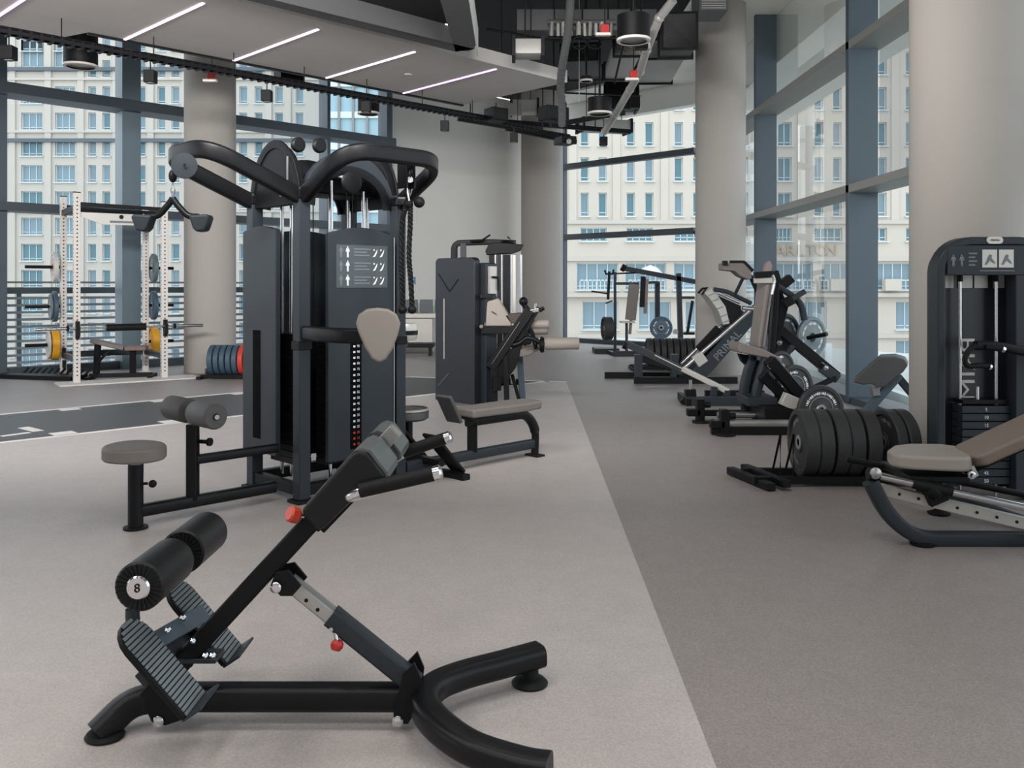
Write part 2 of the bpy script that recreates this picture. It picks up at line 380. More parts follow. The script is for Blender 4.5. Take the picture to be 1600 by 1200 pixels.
# ------------------------------------------------------------ the city outside
def facade(b, O, ex, x0, x1, z0, z1, holes, depth, nrm):
    """a wall with real openings: O + ex*x + z; holes are (xa,xb,za,zb)"""
    xs = sorted({x0, x1} | {h[0] for h in holes} | {h[1] for h in holes}); zs = sorted({z0, z1} | {h[2] for h in holes} | {h[3] for h in holes})
    P = lambda x, z, d=0: O+ex*x+Zv*z+nrm*d
    for i in range(len(xs)-1):
        for j in range(len(zs)-1):
            xm, zm = (xs[i]+xs[i+1])/2, (zs[j]+zs[j+1])/2
            if not any(h[0] < xm < h[1] and h[2] < zm < h[3] for h in holes):
                b.add([P(xs[i], zs[j]), P(xs[i+1], zs[j]), P(xs[i+1], zs[j+1]), P(xs[i], zs[j+1])], [(0, 1, 2, 3)])
    for a, c, e, g in holes:
        q = [(a, e), (c, e), (c, g), (a, g)]
        for k in range(4):
            u0, u1 = q[k], q[(k+1) % 4]
            b.add([P(*u0), P(*u1), P(u1[0], u1[1], depth), P(u0[0], u0[1], depth)], [(0, 1, 2, 3)])
_wm = {}
def hotel_window(root, x, y, z, wd, ht, nv, m, dep=.35):
    """window part (frame, mullions, sill) with its glass as a sub-part; alike windows share mesh data"""
    key = (round(wd, 1), round(ht, 1), nv, m.name)
    loc = V((x, y, z))-root.location
    if key not in _wm:
        b = MB(); t = .09
        for sx in (-1, 1): b.box((sx*(wd/2-t/2), dep, 0), (t, .1, ht))
        for sz in (-1, 1): b.box((0, dep, sz*(ht/2-t/2)), (wd-2*t, .1, t))
        for k in range(nv): b.box((-wd/2+(k+1)*wd/(nv+1), dep, 0), (.08, .1, ht-2*t))
        b.box((0, dep, -ht/2+.36), (wd-2*t, .1, .07)); b.box((0, -.06, -ht/2-.05), (wd+.25, .4, .1))
        o = b.build('window', M_wfr, None, smooth=False, origin=(0, 0, 0)); o.parent = root; o.location = loc
        g = MB().box((0, dep+.06, 0), (wd-.1, .04, ht-.1)).build('pane', m, None, smooth=False, origin=(0, 0, 0)); g.parent = o
        _wm[key] = (o.data, g.data); return o
    o = bpy.data.objects.new('window', _wm[key][0]); C.objects.link(o); o.parent = root; o.location = loc
    g = bpy.data.objects.new('pane', _wm[key][1]); C.objects.link(g); g.parent = o
    return o
def building(name, label, D, rects, x0, x1, ztop, zbot, wallm, depth=14):
    root = thing(name, label, 'building', at((x0+x1)/2, 446, D).xy.to_3d()+V((0, 0, zbot)))
    holes = []
    for xa, xb, ya, yb, nv, m in rects:
        p, q = at(xa, yb, D), at(xb, ya, D); holes.append((p.x, q.x, p.z, q.z))
        hotel_window(root, (p.x+q.x)/2, D, (p.z+q.z)/2, q.x-p.x, q.z-p.z, nv, m)
    b = MB(); xl, xr = at(x0, 0, D).x, at(x1, 0, D).x
    facade(b, V((0, D, 0)), V((1, 0, 0)), xl, xr, zbot, ztop, holes, .42, V((0, 1, 0)))
    b.mm((xl, D+.5, zbot), (xr, D+depth, ztop))
    b.build('wall', wallm, root, smooth=False)
    return root
M_hot = mat('hotel_stone', (196, 189, 177), .85, 0, .05, .25, .2, 2)
M_hotl = mat('pale_block_stone', (192, 187, 178), .85, 0, .05, .25)
D1 = 83.0
rc = []
rows = [(81, 117), (136, 172), (191, 228), (246, 283), (301, 338)]
for ya, yb in rows:
    for xa in (907, 935, 979, 1008, 1054, 1083, 1127, 1156, 1273, 1302, 1372.5, 1415.5, 1444, 1488, 1517, 1561): rc.append((xa, xa+13, ya, yb, 0, random.choice((M_win, M_win, M_wind))))
    rc.append((1216, 1237, ya, yb, 1, M_win))
for ya, yb in ((356, 377),):
    for xa, xb in ((907, 948), (979, 1020), (1054, 1095), (1127, 1168), (1212, 1237), (1273, 1316), (1345, 1386), (1416, 1457), (1490, 1530)): rc.append((xa, xb, ya, yb, 3, M_win))
for xa, xb in ((901, 966), (977, 1041), (1053, 1118), (1132, 1196), (1211, 1270), (1284, 1345), (1368, 1425), (1444, 1500)): rc.append((xa, xb, 411, 453, 3, M_wind))
for ya, yb in ((471, 515), (532, 577)):
    for xa, xb in ((910, 966), (998, 1048), (1071, 1120), (1150, 1196), (1248, 1292), (1325, 1360), (1400, 1446), (1480, 1520)): rc.append((xa, xb, ya, yb, 2, M_wind))
hot = building('hotel_building', 'large cream stone hotel with paired windows across the street', D1, rc, 830, 1640, at(0, 58, D1).z, -16, M_hot)
b = MB(); z0 = at(0, 58, D1).z; xl, xr = at(830, 0, D1).x, at(1640, 0, D1).x
b.mm((xl, D1-.9, z0), (xr, D1+14, z0+.5)); b.mm((xl, D1-.5, z0-.5), (xr, D1, z0)); b.build('cornice', M_hotl, hot, smooth=False)
for y_, pr in ((347, .25), (405, .3), (461, .7), (525, .3)):
    z_ = at(0, y_, D1).z; MB().mm((xl, D1-pr, z_-.18), (xr, D1, z_+.18)).build('ledge', M_hotl, hot, smooth=False)
for xa in (895, 963, 1038, 1108, 1181, 1252, 1330, 1398, 1470):
    x_ = at(xa, 0, D1).x; MB().mm((x_-.35, D1-.14, at(0, 344, D1).z), (x_+.35, D1, z0-.5)).build('pilaster', M_hot, hot, smooth=False)
for xa, xb in ((1292, 1318), (1376, 1401), (1452, 1478)):
    p, q = at(xa, 454, D1), at(xb, 436, D1); MB().mm((p.x, D1-1.1, p.z), (q.x, D1-.3, q.z)).build('balcony_box', M_hot, hot, smooth=False)
for xa, xb in ((1212, 1288), (1401, 1436), (905, 962), (980, 1036)):
    p, q = at(xa, 453, D1), at(xb, 437, D1); b = MB(); b.mm((p.x, D1-1.0, q.z-.1), (q.x, D1-.95, q.z)); 
    n_ = int((q.x-p.x)/.35)
    for k in range(n_+1): x_ = p.x+k*(q.x-p.x)/n_; b.mm((x_-.03, D1-1.0, p.z), (x_+.03, D1-.95, q.z))
    b.build('balcony_railing', M_wfr, hot, smooth=False)
M_sign = mat('bronze_sign_letters', (176, 158, 132), .5, .2, .05, 2)
sg = thing('hotel_sign', 'raised bronze hotel name letters on the stone band of the hotel', 'sign', at(1256, 392, D1-.2))
for k, ch in enumerate('CARLTON'):
    text('letter', ch, 1.45, at(1203+k*16.0, 392, D1-.12), (1, 0, 0), (0, 0, 1), M_sign, sg, .06)
um = thing('parasol', 'small white parasol on a hotel balcony seen beyond the far machines', 'parasol', at(1016, 452, D1-2))
c_ = at(1016, 423, D1-2); MB().lathe(at(1016, 414, D1-2), -Zv, [(.02, 0), (.7, .25), (1.15, .75), (1.1, .8), (.02, .75)], 8).build('canopy', M_white, um)
MB().cyl(at(1016, 452, D1-2), at(1016, 416, D1-2), .04).build('pole', M_steel, um)
M_ledge_shade = mat('ledge_shadow_grey', (92, 102, 108), .7, 0, .05, 1)  # dark grey that carries ledge shadow in its colour
# paler block on the left
D2 = 111.0; rl = []
for i in range(-2, 13):
    y0 = 135+i*41.0
    for xa, xb, nv in ((-60, -30, 2), (-20, 6, 1), (33, 66, 2), (86, 117, 2), (138, 150, 0), (160, 172, 0), (216, 227, 0), (246, 258, 0), (268, 280, 0), (322, 334, 0), (345, 357, 0), (374, 386, 0), (398, 410, 0), (430, 442, 0), (462, 474, 0)):
        if i == -1 and 20 < xa < 130: continue
        rl.append((xa, xb, y0, y0+27, nv, random.choice((M_win, M_wind, M_wind))))
    if i == -1: rl += [(33, 68, 62, 108, 2, M_wind), (84, 118, 62, 108, 2, M_wind)]
lb = building('apartment_building', 'pale stone block behind the power rack with wide and narrow windows', D2, rl, -140, 500, at(0, 20, D2).z, -22, M_hotl)
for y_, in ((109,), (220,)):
    z_ = at(0, y_, D2).z; MB().mm((at(-140, 0, D2).x, D2-.5, z_-.22), (at(500, 0, D2).x, D2, z_+.22)).build('ledge', M_ledge_shade, lb, smooth=False)  # thin dark bands: shadow lines of the facade painted as grey ledges
for y_ in (124, 206, 330):
    z_ = at(0, y_, D2).z; MB().mm((at(-140, 0, D2).x, D2-.35, z_-.15), (at(500, 0, D2).x, D2, z_+.15)).build('ledge', M_hotl, lb, smooth=False)
for xa in (20, 76, 127, 182, 202, 236, 290, 420, 450):
    x_ = at(xa, 0, D2).x; MB().mm((x_-.4, D2-.25, at(0, 560, D2).z), (x_+.4, D2, at(0, 30, D2).z)).build('pilaster', M_hotl, lb, smooth=False)
M_tow = mat('blue_curtain_wall', (150, 184, 196), .2, 0, .08, .15)
tb = thing('glass_tower', 'pale blue glass office tower standing behind the cable station', 'building', (at(560, 446, 96).x, 96, -20))
p, q = at(508, 0, 96), at(640, 0, 96); MB().mm((p.x, 96.2, -20), (q.x, 108, 45)).build('curtain_wall', M_tow, tb, smooth=False)
for k in range(19): MB().mm((p.x, 95.9, -18+k*3.4), (q.x, 96.2, -17.3+k*3.4)).build('spandrel', M_wfr, tb, smooth=False)
for k in range(7): x_ = p.x+k*(q.x-p.x)/6; MB().mm((x_-.12, 95.8, -20), (x_+.12, 96.2, 45)).build('mullion', M_trans, tb, smooth=False)
b = MB(); b.mm((-220, 30, -17), (220, 240, -16)); o = b.build('street_exterior', mat('street_asphalt', (150, 148, 146), .9, 0, .06, .1), smooth=False); o['kind'] = 'structure'

# ------------------------------------------------------------ roman chair in the foreground
YC = 2.73
def xz(px, py, Y=YC): return at(px, py, Y)
def profile(pts, Y): return [at(x, y, Y) for x, y in pts]
rc_ = thing('roman_chair', 'black back extension bench with twin foam ankle rollers, nearest in the room', 'exercise bench', (-.55, YC, 0))
b = MB()
b.rtube(arc_pts([V((-1.232, 2.645, .014)), V((-1.16, YC-.02, .085)), V((-1.06, YC, .088)), V((-.28, YC, .088))], .12, 6), .075, .078, .3)
b.build('base_beam', M_black, rc_)
b = MB(); b.lathe((-1.215, 2.655, 0), Zv, [(.001, 0), (.048, 0), (.053, .008), (.046, .018), (.001, .02)], 24)
o = b.build('foot', M_rubber, rc_)
for v in o.data.vertices: v.co.x = (v.co.x-(-1.215+.55))*1.1+(-1.215+.55)
# horseshoe front foot
hs = [V((.10, 2.37, .062)), V((.02, 2.395, .062)), V((-.12, 2.46, .075)), V((-.225, 2.575, .09)), V((-.262, 2.69, .092)), V((-.24, 2.79, .092)), V((-.16, 2.872, .092)), V((-.03, 2.955, .092)), V((.095, 3.03, .095))]
def spline(P, n=8):
    P = [V(p) for p in P]; out = []
    for i in range(len(P)-1):
        p0 = P[max(i-1, 0)]; p1 = P[i]; p2 = P[i+1]; p3 = P[min(i+2, len(P)-1)]
        for j in range(n):
            t = j/n; out.append(.5*((2*p1)+(p2-p0)*t+(2*p0-5*p1+4*p2-p3)*t*t+(3*p1-p0-3*p2+p3)*t**3))
    out.append(P[-1]); return out
b = MB(); b.rtube(spline(hs), .09, .075, .34, q=4); b.build('front_foot_tube', M_black, rc_)
for p in ((.06, 3.01), (.06, 2.39)):
    b = MB(); b.lathe((p[0], p[1], 0), Zv, [(.001, 0), (.058, 0), (.062, .008), (.05, .02), (.03, .024), (.03, .07)], 24); b.build('foot', M_rubber, rc_)
# inclined post
P0, P1 = xz(283, 1036), xz(505, 795)
d_ = (P1-P0).normalized()
b = MB(); b.rtube([P0-d_*.02, P1+d_*.01], .06, .075, .18, (0, 1, 0)); b.build('post', M_dark, rc_)
b = MB(); b.bar(P1-d_*.02, P1+d_*.33, .045, .055, (0, 1, 0)); b.build('slider', M_steel, rc_, bevel=.003)
b = MB(); b.bar(P1-d_*.05, P1+d_*.04, .075, .09, (0, 1, 0)); b.build('clamp', M_dark, rc_, bevel=.006)
b = MB(); a_ = xz(466, 806, 2.68); b.lathe(a_, V((-.66, -.55, .35)), [(.001, -.002), (.021, 0), (.025, .006), (.025, .028), (.02, .033), (.001, .033)], 10)
b.build('adjuster_knob', M_orange, rc_, ang=20)
b = MB(); b.cyl(a_+V((.03, .03, -.01)), a_, .009); b.build('adjuster_pin', M_chrome, rc_)
# twin hip pads
def hip(y0, y1, name):
    pts = [V((-.590, 0, .722)), V((-.446, 0, .884)), V((-.425, 0, .894)), V((-.398, 0, .886)), V((-.352, 0, .826)), V((-.350, 0, .806)), V((-.374, 0, .786)), V((-.42, 0, .775)), V((-.530, 0, .668)), V((-.548, 0, .672))]
    b = MB(); b.prism([p+V((0, y0, 0)) for p in pts], (0, y1-y0, 0)); o = b.build(name, M_foam, rc_, bevel=.014, seg=3); return o
for y0, y1 in ((2.47, 2.70), (2.765, 2.995)):
    o = hip(y0, y1, 'hip_pad')
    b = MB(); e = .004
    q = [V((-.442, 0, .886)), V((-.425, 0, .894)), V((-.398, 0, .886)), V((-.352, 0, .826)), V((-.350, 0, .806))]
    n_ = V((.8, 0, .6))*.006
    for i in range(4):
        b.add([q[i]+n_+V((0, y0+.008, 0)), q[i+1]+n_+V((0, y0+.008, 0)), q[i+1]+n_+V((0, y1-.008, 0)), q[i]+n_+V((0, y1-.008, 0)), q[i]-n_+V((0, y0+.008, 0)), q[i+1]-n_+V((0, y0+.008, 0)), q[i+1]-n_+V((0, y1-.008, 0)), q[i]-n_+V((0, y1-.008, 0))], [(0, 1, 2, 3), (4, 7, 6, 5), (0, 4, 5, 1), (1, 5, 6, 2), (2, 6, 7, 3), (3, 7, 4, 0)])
    c_ = b.build('pad_lit_face', M_padtop, rc_); c_.parent = o  # paler sheet over the pad's upper end, painted as lit
b = MB(); b.bar(xz(520, 806), xz(600, 722), .34, .022, V((-.66, 0, .66))); b.build('pad_plate', M_dark, rc_, bevel=.004)
# handles
def handle(y, sgn):
    a = V((-.405, YC+sgn*.10, .74)); p = V((-.455, y, .775)); q = V((-.205, y, .832))
    if sgn > 0: p, q = V((-.40, y, .775)), V((-.215, y, .838))
    b = MB(); b.tube(arc_pts([a, p+V((-.01, -sgn*.02, -.02)), p+V((.03, 0, .005)), q], .03, 5), .013, 12); b.build('handle_bar', M_chrome, rc_)
    b = MB(); e = (q-p).normalized(); b.cyl(p+e*.035, q-e*.012, .0205, n=18); b.build('grip', M_rubber, rc_)
    b = MB(); b.lathe(q-e*.012, e, [(.001, 0), (.021, 0), (.021, .018), (.015, .024), (.001, .024)], 18); b.build('grip_cap', M_chrome, rc_)
handle(2.46, -1); handle(3.0, 1)
# ankle rollers on their axle
RX0, RZ0 = -1.03, .517
b = MB(); b.cyl((RX0, 2.46, RZ0), (RX0, 3.0, RZ0), .014); b.build('roller_axle', M_steel, rc_)
for y0, y1 in ((2.455, 2.695), (2.775, 3.01)):
    b = MB(); R_ = .069
    b.lathe((RX0, y0, RZ0), (0, 1, 0), [(.03, 0), (R_-.006, 0), (R_, .006), (R_, y1-y0-.006), (R_-.006, y1-y0), (.03, y1-y0)], 40)
    r_ = b.build('ankle_roller', M_foam, rc_)
    b = MB()
    for k in range(26):
        a = 2*math.pi*k/26; e = V((math.cos(a), 0, math.sin(a))); t_ = V((-math.sin(a), 0, math.cos(a)))
        b.bar(V((RX0, y0-.001, RZ0))+e*.032, V((RX0, y0-.001, RZ0))+e*.064, .004, .005, (0, 1, 0))
    g_ = b.build('pleat', M_rubber, rc_); g_.parent = r_; g_['kind'] = 'stuff'
b = MB(); b.lathe((RX0, 2.444, RZ0), (0, 1, 0), [(.001, 0), (.029, 0), (.0335, .005), (.0335, .016), (.001, .016)], 28); cap = b.build('end_cap', M_chrome, rc_)
text('logo', '8', .034, (RX0, 2.4425, RZ0), (1, 0, 0), (0, 0, 1), M_dark, cap, .001)
b = MB(); b.tube(spline([V((RX0, YC, RZ0)), V((-1.10, YC, .47)), V((-1.145, YC-.03, .40)), V((-1.14, YC-.03, .30)), V((-1.06, YC, .215)), V((-.98, YC, .20))], 6), .021, 12); b.build('roller_arm', M_slate, rc_)
# foot plates (ridged) with heel flange
dl, dn = V((.652, 0, -.758)), V((.758, 0, .652))
def foot_plate(y0, y1):
    w_ = y1-y0; c0 = V((-1.015, (y0+y1)/2, .262)); L_ = .155; yv = V((0, 1, 0)); b = MB(); out = []
    for k in range(9):
        a = math.pi*k/8; out.append(c0-dl*(L_-w_*.42)+(-dl*math.sin(a)*w_*.42)+(-yv*math.cos(a)*w_/2))
    out += [c0+dl*L_+yv*w_/2, c0+dl*L_-yv*w_/2]
    b.prism([p-dn*.011 for p in out], dn*.016); fp = b.build('foot_plate', M_dark, rc_, bevel=.003)
    b = MB()
    for k in range(22):
        t = -L_-.0+.008+k*.0142; hw = w_/2-.01
        if t < -L_+w_*.42: 
            x_ = (-L_+w_*.42-t)/(w_*.42); hw = max(.02, w_/2*math.sqrt(max(0, 1-x_*x_))-.008)
        b.bar(c0+dl*t+dn*.0065-yv*hw, c0+dl*t+dn*.0065+yv*hw, .0105, .005, dn)
    r_ = b.build('tread', mat('tread_rubber', (112, 120, 124), .6, 0, .1, 20) if 'tread_rubber' not in bpy.data.materials else bpy.data.materials['tread_rubber'], rc_, bevel=.001); r_.parent = fp; r_['kind'] = 'stuff'
    b = MB(); b.bar(c0+dl*(L_+.004)-dn*.012, c0+dl*(L_+.012)+dn*.052, w_-.01, .008, dl); h_ = b.build('heel_flange', M_slate, rc_, bevel=.003); h_.parent = fp
foot_plate(2.475, 2.64); foot_plate(2.825, 2.99)
b = MB(); b.bar(V((-1.045, 2.52, .235)), V((-1.045, 2.94, .235)), .045, .03, dn); b.build('plate_crossbar', M_slate, rc_, bevel=.004)
b = MB(); b.bar(V((-1.06, 2.60, .30)), V((-.985, 2.86, .30)), .055, .012, dn); b.build('roller_bracket', M_fin, rc_, bevel=.002)
for p in (V((-1.03, 2.66, .318)), V((-1.015, 2.74, .325)), V((-.965, 2.69, .275)), V((-.932, 2.70, .226)), V((-.912, 2.705, .224))):
    MB().lathe(p, V((.5, -.75, .4)), [(.001, 0), (.010, 0), (.010, .008), (.006, .011), (.001, .011)], 6).build('bolt', M_chrome, rc_, ang=20)
MB().bar(V((-1.03, YC, .213)), V((-.895, YC, .213)), .085, .014).build('post_foot_plate', M_slate, rc_, bevel=.003)
# pivot gussets and bolts at the base
for y in (YC-.048, YC+.036):
    b = MB(); g = profile([(228, 1074), (244, 1056), (262, 1062), (300, 1098), (297, 1112), (268, 1122), (246, 1116)], YC)
    b.prism([V((p.x, y, p.z)) for p in g], (0, .012, 0)); b.build('pivot_gusset', M_dark, rc_, bevel=.002)
    b = MB(); g = profile([(618, 1098), (632, 1045), (650, 1026), (661, 1052), (656, 1094), (640, 1120), (618, 1118)], YC)
    b.prism([V((p.x, y, p.z)) for p in g], (0, .012, 0)); b.build('strut_gusset', M_dark, rc_, bevel=.002)
    b = MB(); g = profile([(428, 908), (436, 888), (456, 884), (476, 908), (462, 924), (444, 924)], YC)
    b.prism([V((p.x, y+(.004 if y < YC else -.004), p.z)) for p in g], (0, .01, 0)); b.build('strut_bracket', M_dark, rc_, bevel=.002)
for px, py in ((258, 1114), (625, 1114), (438, 909)):
    p = xz(px, py); MB().lathe((p.x, YC-.050, p.z), (0, -1, 0), [(.001, 0), (.017, 0), (.017, .006), (.009, .012), (.001, .012)], 18).build('bolt', M_chrome, rc_)
# telescopic strut
A, B_ = xz(452, 908), xz(642, 1062); e = (B_-A).normalized()
b = MB(); b.rtube([A, A+e*.26], .046, .046, .15, (0, 1, 0)); b.build('strut_inner', M_steel, rc_)
b = MB(); b.rtube([A+e*.165, B_+e*.02], .06, .062, .2, (0, 1, 0)); b.build('strut_sleeve', M_slate, rc_)
for t in (.075, .12): 
    p = A+e*t; MB().cyl(p+V((-.001, -.0225, -.004)), p+V((-.001, -.0245, -.004)), .006, n=12).build('strut_hole', M_dark, rc_)
k_ = xz(527, 1006, 2.70); 
b = MB(); b.cyl(A+e*.185+V((0, -.02, -.02)), k_, .007); b.build('pin_stem', M_chrome, rc_)
MB().lathe(k_+V((.004, 0, .012)), V((-.3, -.2, -1)), [(.001, 0), (.012, .0), (.019, .008), (.02, .02), (.014, .03), (.001, .033)], 18).build('pin_knob', M_red, rc_)
MB().lathe(A+e*.19+V((-.012, -.032, -.016)), (0, -1, 0), [(.001, 0), (.008, 0), (.006, .005), (.001, .006)], 12).build('bolt', M_chrome, rc_)

# ------------------------------------------------------------ four-sided cable station
FP = V((-1.31, 5.54, 0)); AW, BW = .75, .58
def T(a, b, z=0): return FP+U*a+N*b+Zv*z
cs = thing('cable_station', 'tall black and slate cable station with pulley arms and lat seat, centre left', 'gym machine', T(AW/2, BW/2))
ZT = 1.96
for a, b_ in ((0, 0), (AW, 0), (0, BW), (AW, BW)):
    m = MB(); m.bar(T(a, b_, .02), T(a, b_, ZT), .08, .08, U); m.build('upright', M_slate, cs, bevel=.006)
    m = MB(); m.bar(T(a, b_, 0), T(a, b_, .02), .13, .13, U); m.build('foot', M_rubber, cs, bevel=.004)
    for z in (.95, ZT-.07):
        m = MB(); m.bar(T(a, b_, z), T(a, b_, z+.055), .094, .094, U); m.build('collar', M_dark, cs, bevel=.004)
for z in (.075,):
    for p, q in ((T(0, .04, z), T(0, BW-.04, z)), (T(AW, .04, z), T(AW, BW-.04, z)), (T(.04, 0, z), T(AW-.04, 0, z)), (T(.04, BW, z), T(AW-.04, BW, z))):
        m = MB(); m.bar(p, q, .06, .07); m.build('frame_rail', M_dark, cs, bevel=.005)
# pulley arm loops
def loop(p, q, out, ext=.50, rise=.22, name='pulley_arm'):
    w_ = q-p; r = .17
    pts = [p, p+out*(ext*.98)+Zv*rise, q+out*(ext*.98)+Zv*rise, q]
    m = MB(); m.rtube(arc_pts(pts, .20, 8), .062, .105, .35); return m.build(name, M_black, cs)
loop(T(-.03, 0, ZT-.05), T(-.03, BW, ZT-.05), -U, ext=.60, rise=.24)
loop(T(0, -.03, ZT-.05), T(AW, -.03, ZT-.05), -N, ext=.46, rise=.24)
# arched hoods over the stacks
def hood(c, side, out, r, z0, h, m_):
    pts = [c-side*r+Zv*z0]+[c+side*(-r*math.cos(math.pi*k/14))+Zv*(z0+h*math.sin(math.pi*k/14)) for k in range(1, 14)]+[c+side*r+Zv*z0]
    m = MB(); m.prism(pts, out*.05); o = m.build('hood', m_, cs, bevel=.004)
    m = MB(); m.rtube(pts, .055, .016, .2, out); rr = m.build('hood_rim', M_dark, cs); rr.parent = o
hood(T(-.02, BW/2), N, U, .285, ZT-.10, .40, M_dark); 
def hood_band(c, side, out, r, z0, h, r2, h2, m_):
    oa = [c+side*(-r*math.cos(math.pi*k/16))+Zv*(z0+h*math.sin(math.pi*k/16)) for k in range(17)]
    ia = [c+side*(-r2*math.cos(math.pi*k/16))+Zv*(z0+h2*math.sin(math.pi*k/16)) for k in range(17)]
    m = MB(); vs = oa+ia+[p+out*.05 for p in oa]+[p+out*.05 for p in ia]; n_ = 17; fs = []
    for i in range(16): fs += [(i, i+1, n_+i+1, n_+i), (2*n_+i, 3*n_+i, 3*n_+i+1, 2*n_+i+1), (i, 2*n_+i, 2*n_+i+1, i+1), (n_+i, n_+i+1, 3*n_+i+1, 3*n_+i)]
    fs += [(0, n_, 3*n_, 2*n_), (n_-1, 3*n_-1, 4*n_-1, 2*n_-1)]
    m.add(vs, fs); o = m.build('hood', m_, cs, bevel=.003)
    m = MB(); m.rtube(ia, .06, .018, .2, out); rr = m.build('hood_rim', M_black, cs); rr.parent = o
hood_band(T(AW/2, .02), U, N, .36, ZT-.1, .36, .30, .24, M_slate)
hood(T(AW+.02, BW/2), N, -U, .25, ZT-.08, .38, M_dark); hood_band(T(AW/2, BW-.02), U, -N, .36, ZT-.1, .36, .30, .24, M_dark)
m = MB(); m.bar(T(.06, BW/2, ZT+.05), T(AW-.06, BW/2, ZT+.05), .3, .12); m.build('pulley_housing', M_dark, cs, bevel=.02)
for a, b_ in ((.22, .40), (.34, .33)):
    MB().lathe(T(a, b_, ZT+.335), N, [(.001, -.02), (.04, -.02), (.05, -.012), (.042, 0), (.05, .012), (.04, .02), (.001, .02)], 22).build('pulley', M_dark, cs)
MB().bar(T(-.04, .10, ZT+.02), T(-.04, .10, ZT+.20), .012, .006, U).build('label_strip', M_steel, cs)
MB().bar(T(-.06, .06, ZT-.03), T(-.06, .13, ZT-.03), .05, .04, U).build('bracket', M_steel, cs, bevel=.004)
# shrouds with curved tops
def shroud(c, side, out, hw, zb, zt, arc, m_, slot=None):
    pts = [c-side*hw+Zv*zb, c+side*hw+Zv*zb, c+side*hw+Zv*(zt-arc)]
    pts += [c+side*(hw*(1-2*k/10))+Zv*(zt-arc+arc*math.sin(math.pi*k/10)) for k in range(1, 10)]+[c-side*hw+Zv*(zt-arc)]
    m = MB(); m.prism(pts, out*.035); return m.build('shroud', m_, cs, bevel=.006)
s1 = shroud(T(-.045, .385), N, -U, .212, .27, 1.735, .03, M_slate)
s2 = shroud(T(.40, -.045), U, -N, .258, .235, 1.725, .045, M_slate)
shroud(T(AW+.045, .33), N, U, .22, .27, 1.735, .03, M_slate); shroud(T(.40, BW+.045), U, N, .25, .27, 1.735, .03, M_slate)
MB().bar(T(.655, -.082, .3), T(.655, -.082, 1.67), .008, .006, U).build('shroud_edge_trim', M_steel, cs)
MB().bar(T(-.0805, .41, .36), T(-.0805, .41, 1.06), .09, .006, U).build('slot', M_hole, cs)
MB().bar(T(.350, -.0815, .30), T(.350, -.0815, 1.04), .004, .085, U).build('slot', M_hole, cs)
# weight stacks (separate plates) and guide rods
def stack(a, b_, da, db, n_, z0=.2, dz=.042):
    for k in range(n_):
        m = MB(); m.bar(T(a, b_, z0+k*dz), T(a, b_, z0+k*dz+dz-.004), da, db, U); m.build('weight_plate', M_dark, cs)
stack(.40, .09, .12, .40, 20); stack(.11, .31, .30, .12, 20)
stack(.40, .48, .12, .40, 20); stack(.64, .3, .26, .1, 20)
for k in range(20):
    z = .33+k*.037
    text('weight_number', str(10+5*k), .022, T(.365, -.0865, z), U, Zv, M_print if k > 2 else M_orange, cs, .0005)
    MB().box(T(.334, -.0865, z), (.012, .012, .012)).build('weight_mark', M_print if k > 2 else M_orange, cs)
for a, b_ in ((.27, .09), (.53, .09), (.11, .30), (.11, .42), (.27, .48), (.53, .48), (.64, .2), (.64, .42)):
    MB().cyl(T(a, b_, .1), T(a, b_, ZT+.02), .0125, n=12).build('guide_rod', M_chrome, cs)
for a, b_ in ((.38, .07), (.43, .07), (.12, .3), (.40, .5), (.62, .3)):
    MB().cyl(T(a, b_, 1.0), T(a, b_, ZT+.02), .004, n=8).build('cable', M_dark, cs)
MB().cyl(T(.215, -.005, 1.2), T(.215, -.005, 2.02), .011, n=12).build('guide_rod', M_chrome, cs)
MB().lathe(T(.36, -.02, 2.02), N, [(.001, -.02), (.05, -.02), (.072, -.012), (.06, 0), (.072, .012), (.05, .02), (.001, .02)], 26).build('pulley', M_dark, cs)
# loop-end pulleys
pc = at(288, 259, 5.08)
MB().lathe(pc, V((.35, -1, 0)), [(.001, -.03), (.062, -.03), (.072, -.022), (.072, .02), (.001, .022)], 28).build('pulley', M_slate, cs)
MB().lathe(pc+V((.013, -.032, 0)), V((.35, -1, 0)), [(.001, 0), (.008, 0), (.008, .006), (.001, .006)], 10).build('bolt', M_dark, cs)
m = MB(); m.bar(pc+V((-.03, .05, .05)), pc+V((0, .01, -.02)), .05, .05); m.build('pulley_bracket', M_dark, cs, bevel=.005)
pr = T(.565, -.33, 2.05)
MB().lathe(pr, U, [(.001, -.02), (.05, -.02), (.06, -.012), (.05, 0), (.06, .012), (.05, .02), (.001, .02)], 24).build('pulley', M_dark, cs)
for s_ in (-.03, .03): MB().bar(pr+U*s_+Zv*.10, pr+U*s_-Zv*.08, .10, .012, U).build('pulley_bracket', M_dark, cs, bevel=.003)
MB().cyl(pr+Zv*-.06, pr+Zv*-.16+V((.02, -.02, 0)), .007, n=10).build('cable', M_steel, cs)
MB().lathe(pr+Zv*-.03-N*.03, V((.3, -1, .1)), [(.001, 0), (.02, 0), (.02, .03), (.001, .03)], 14).build('cable_stop', M_chrome, cs)
MB().bar(T(.70, -.08, 1.90), T(.66, -.16, 1.93), .05, .012).build('bracket', M_steel, cs, bevel=.003)
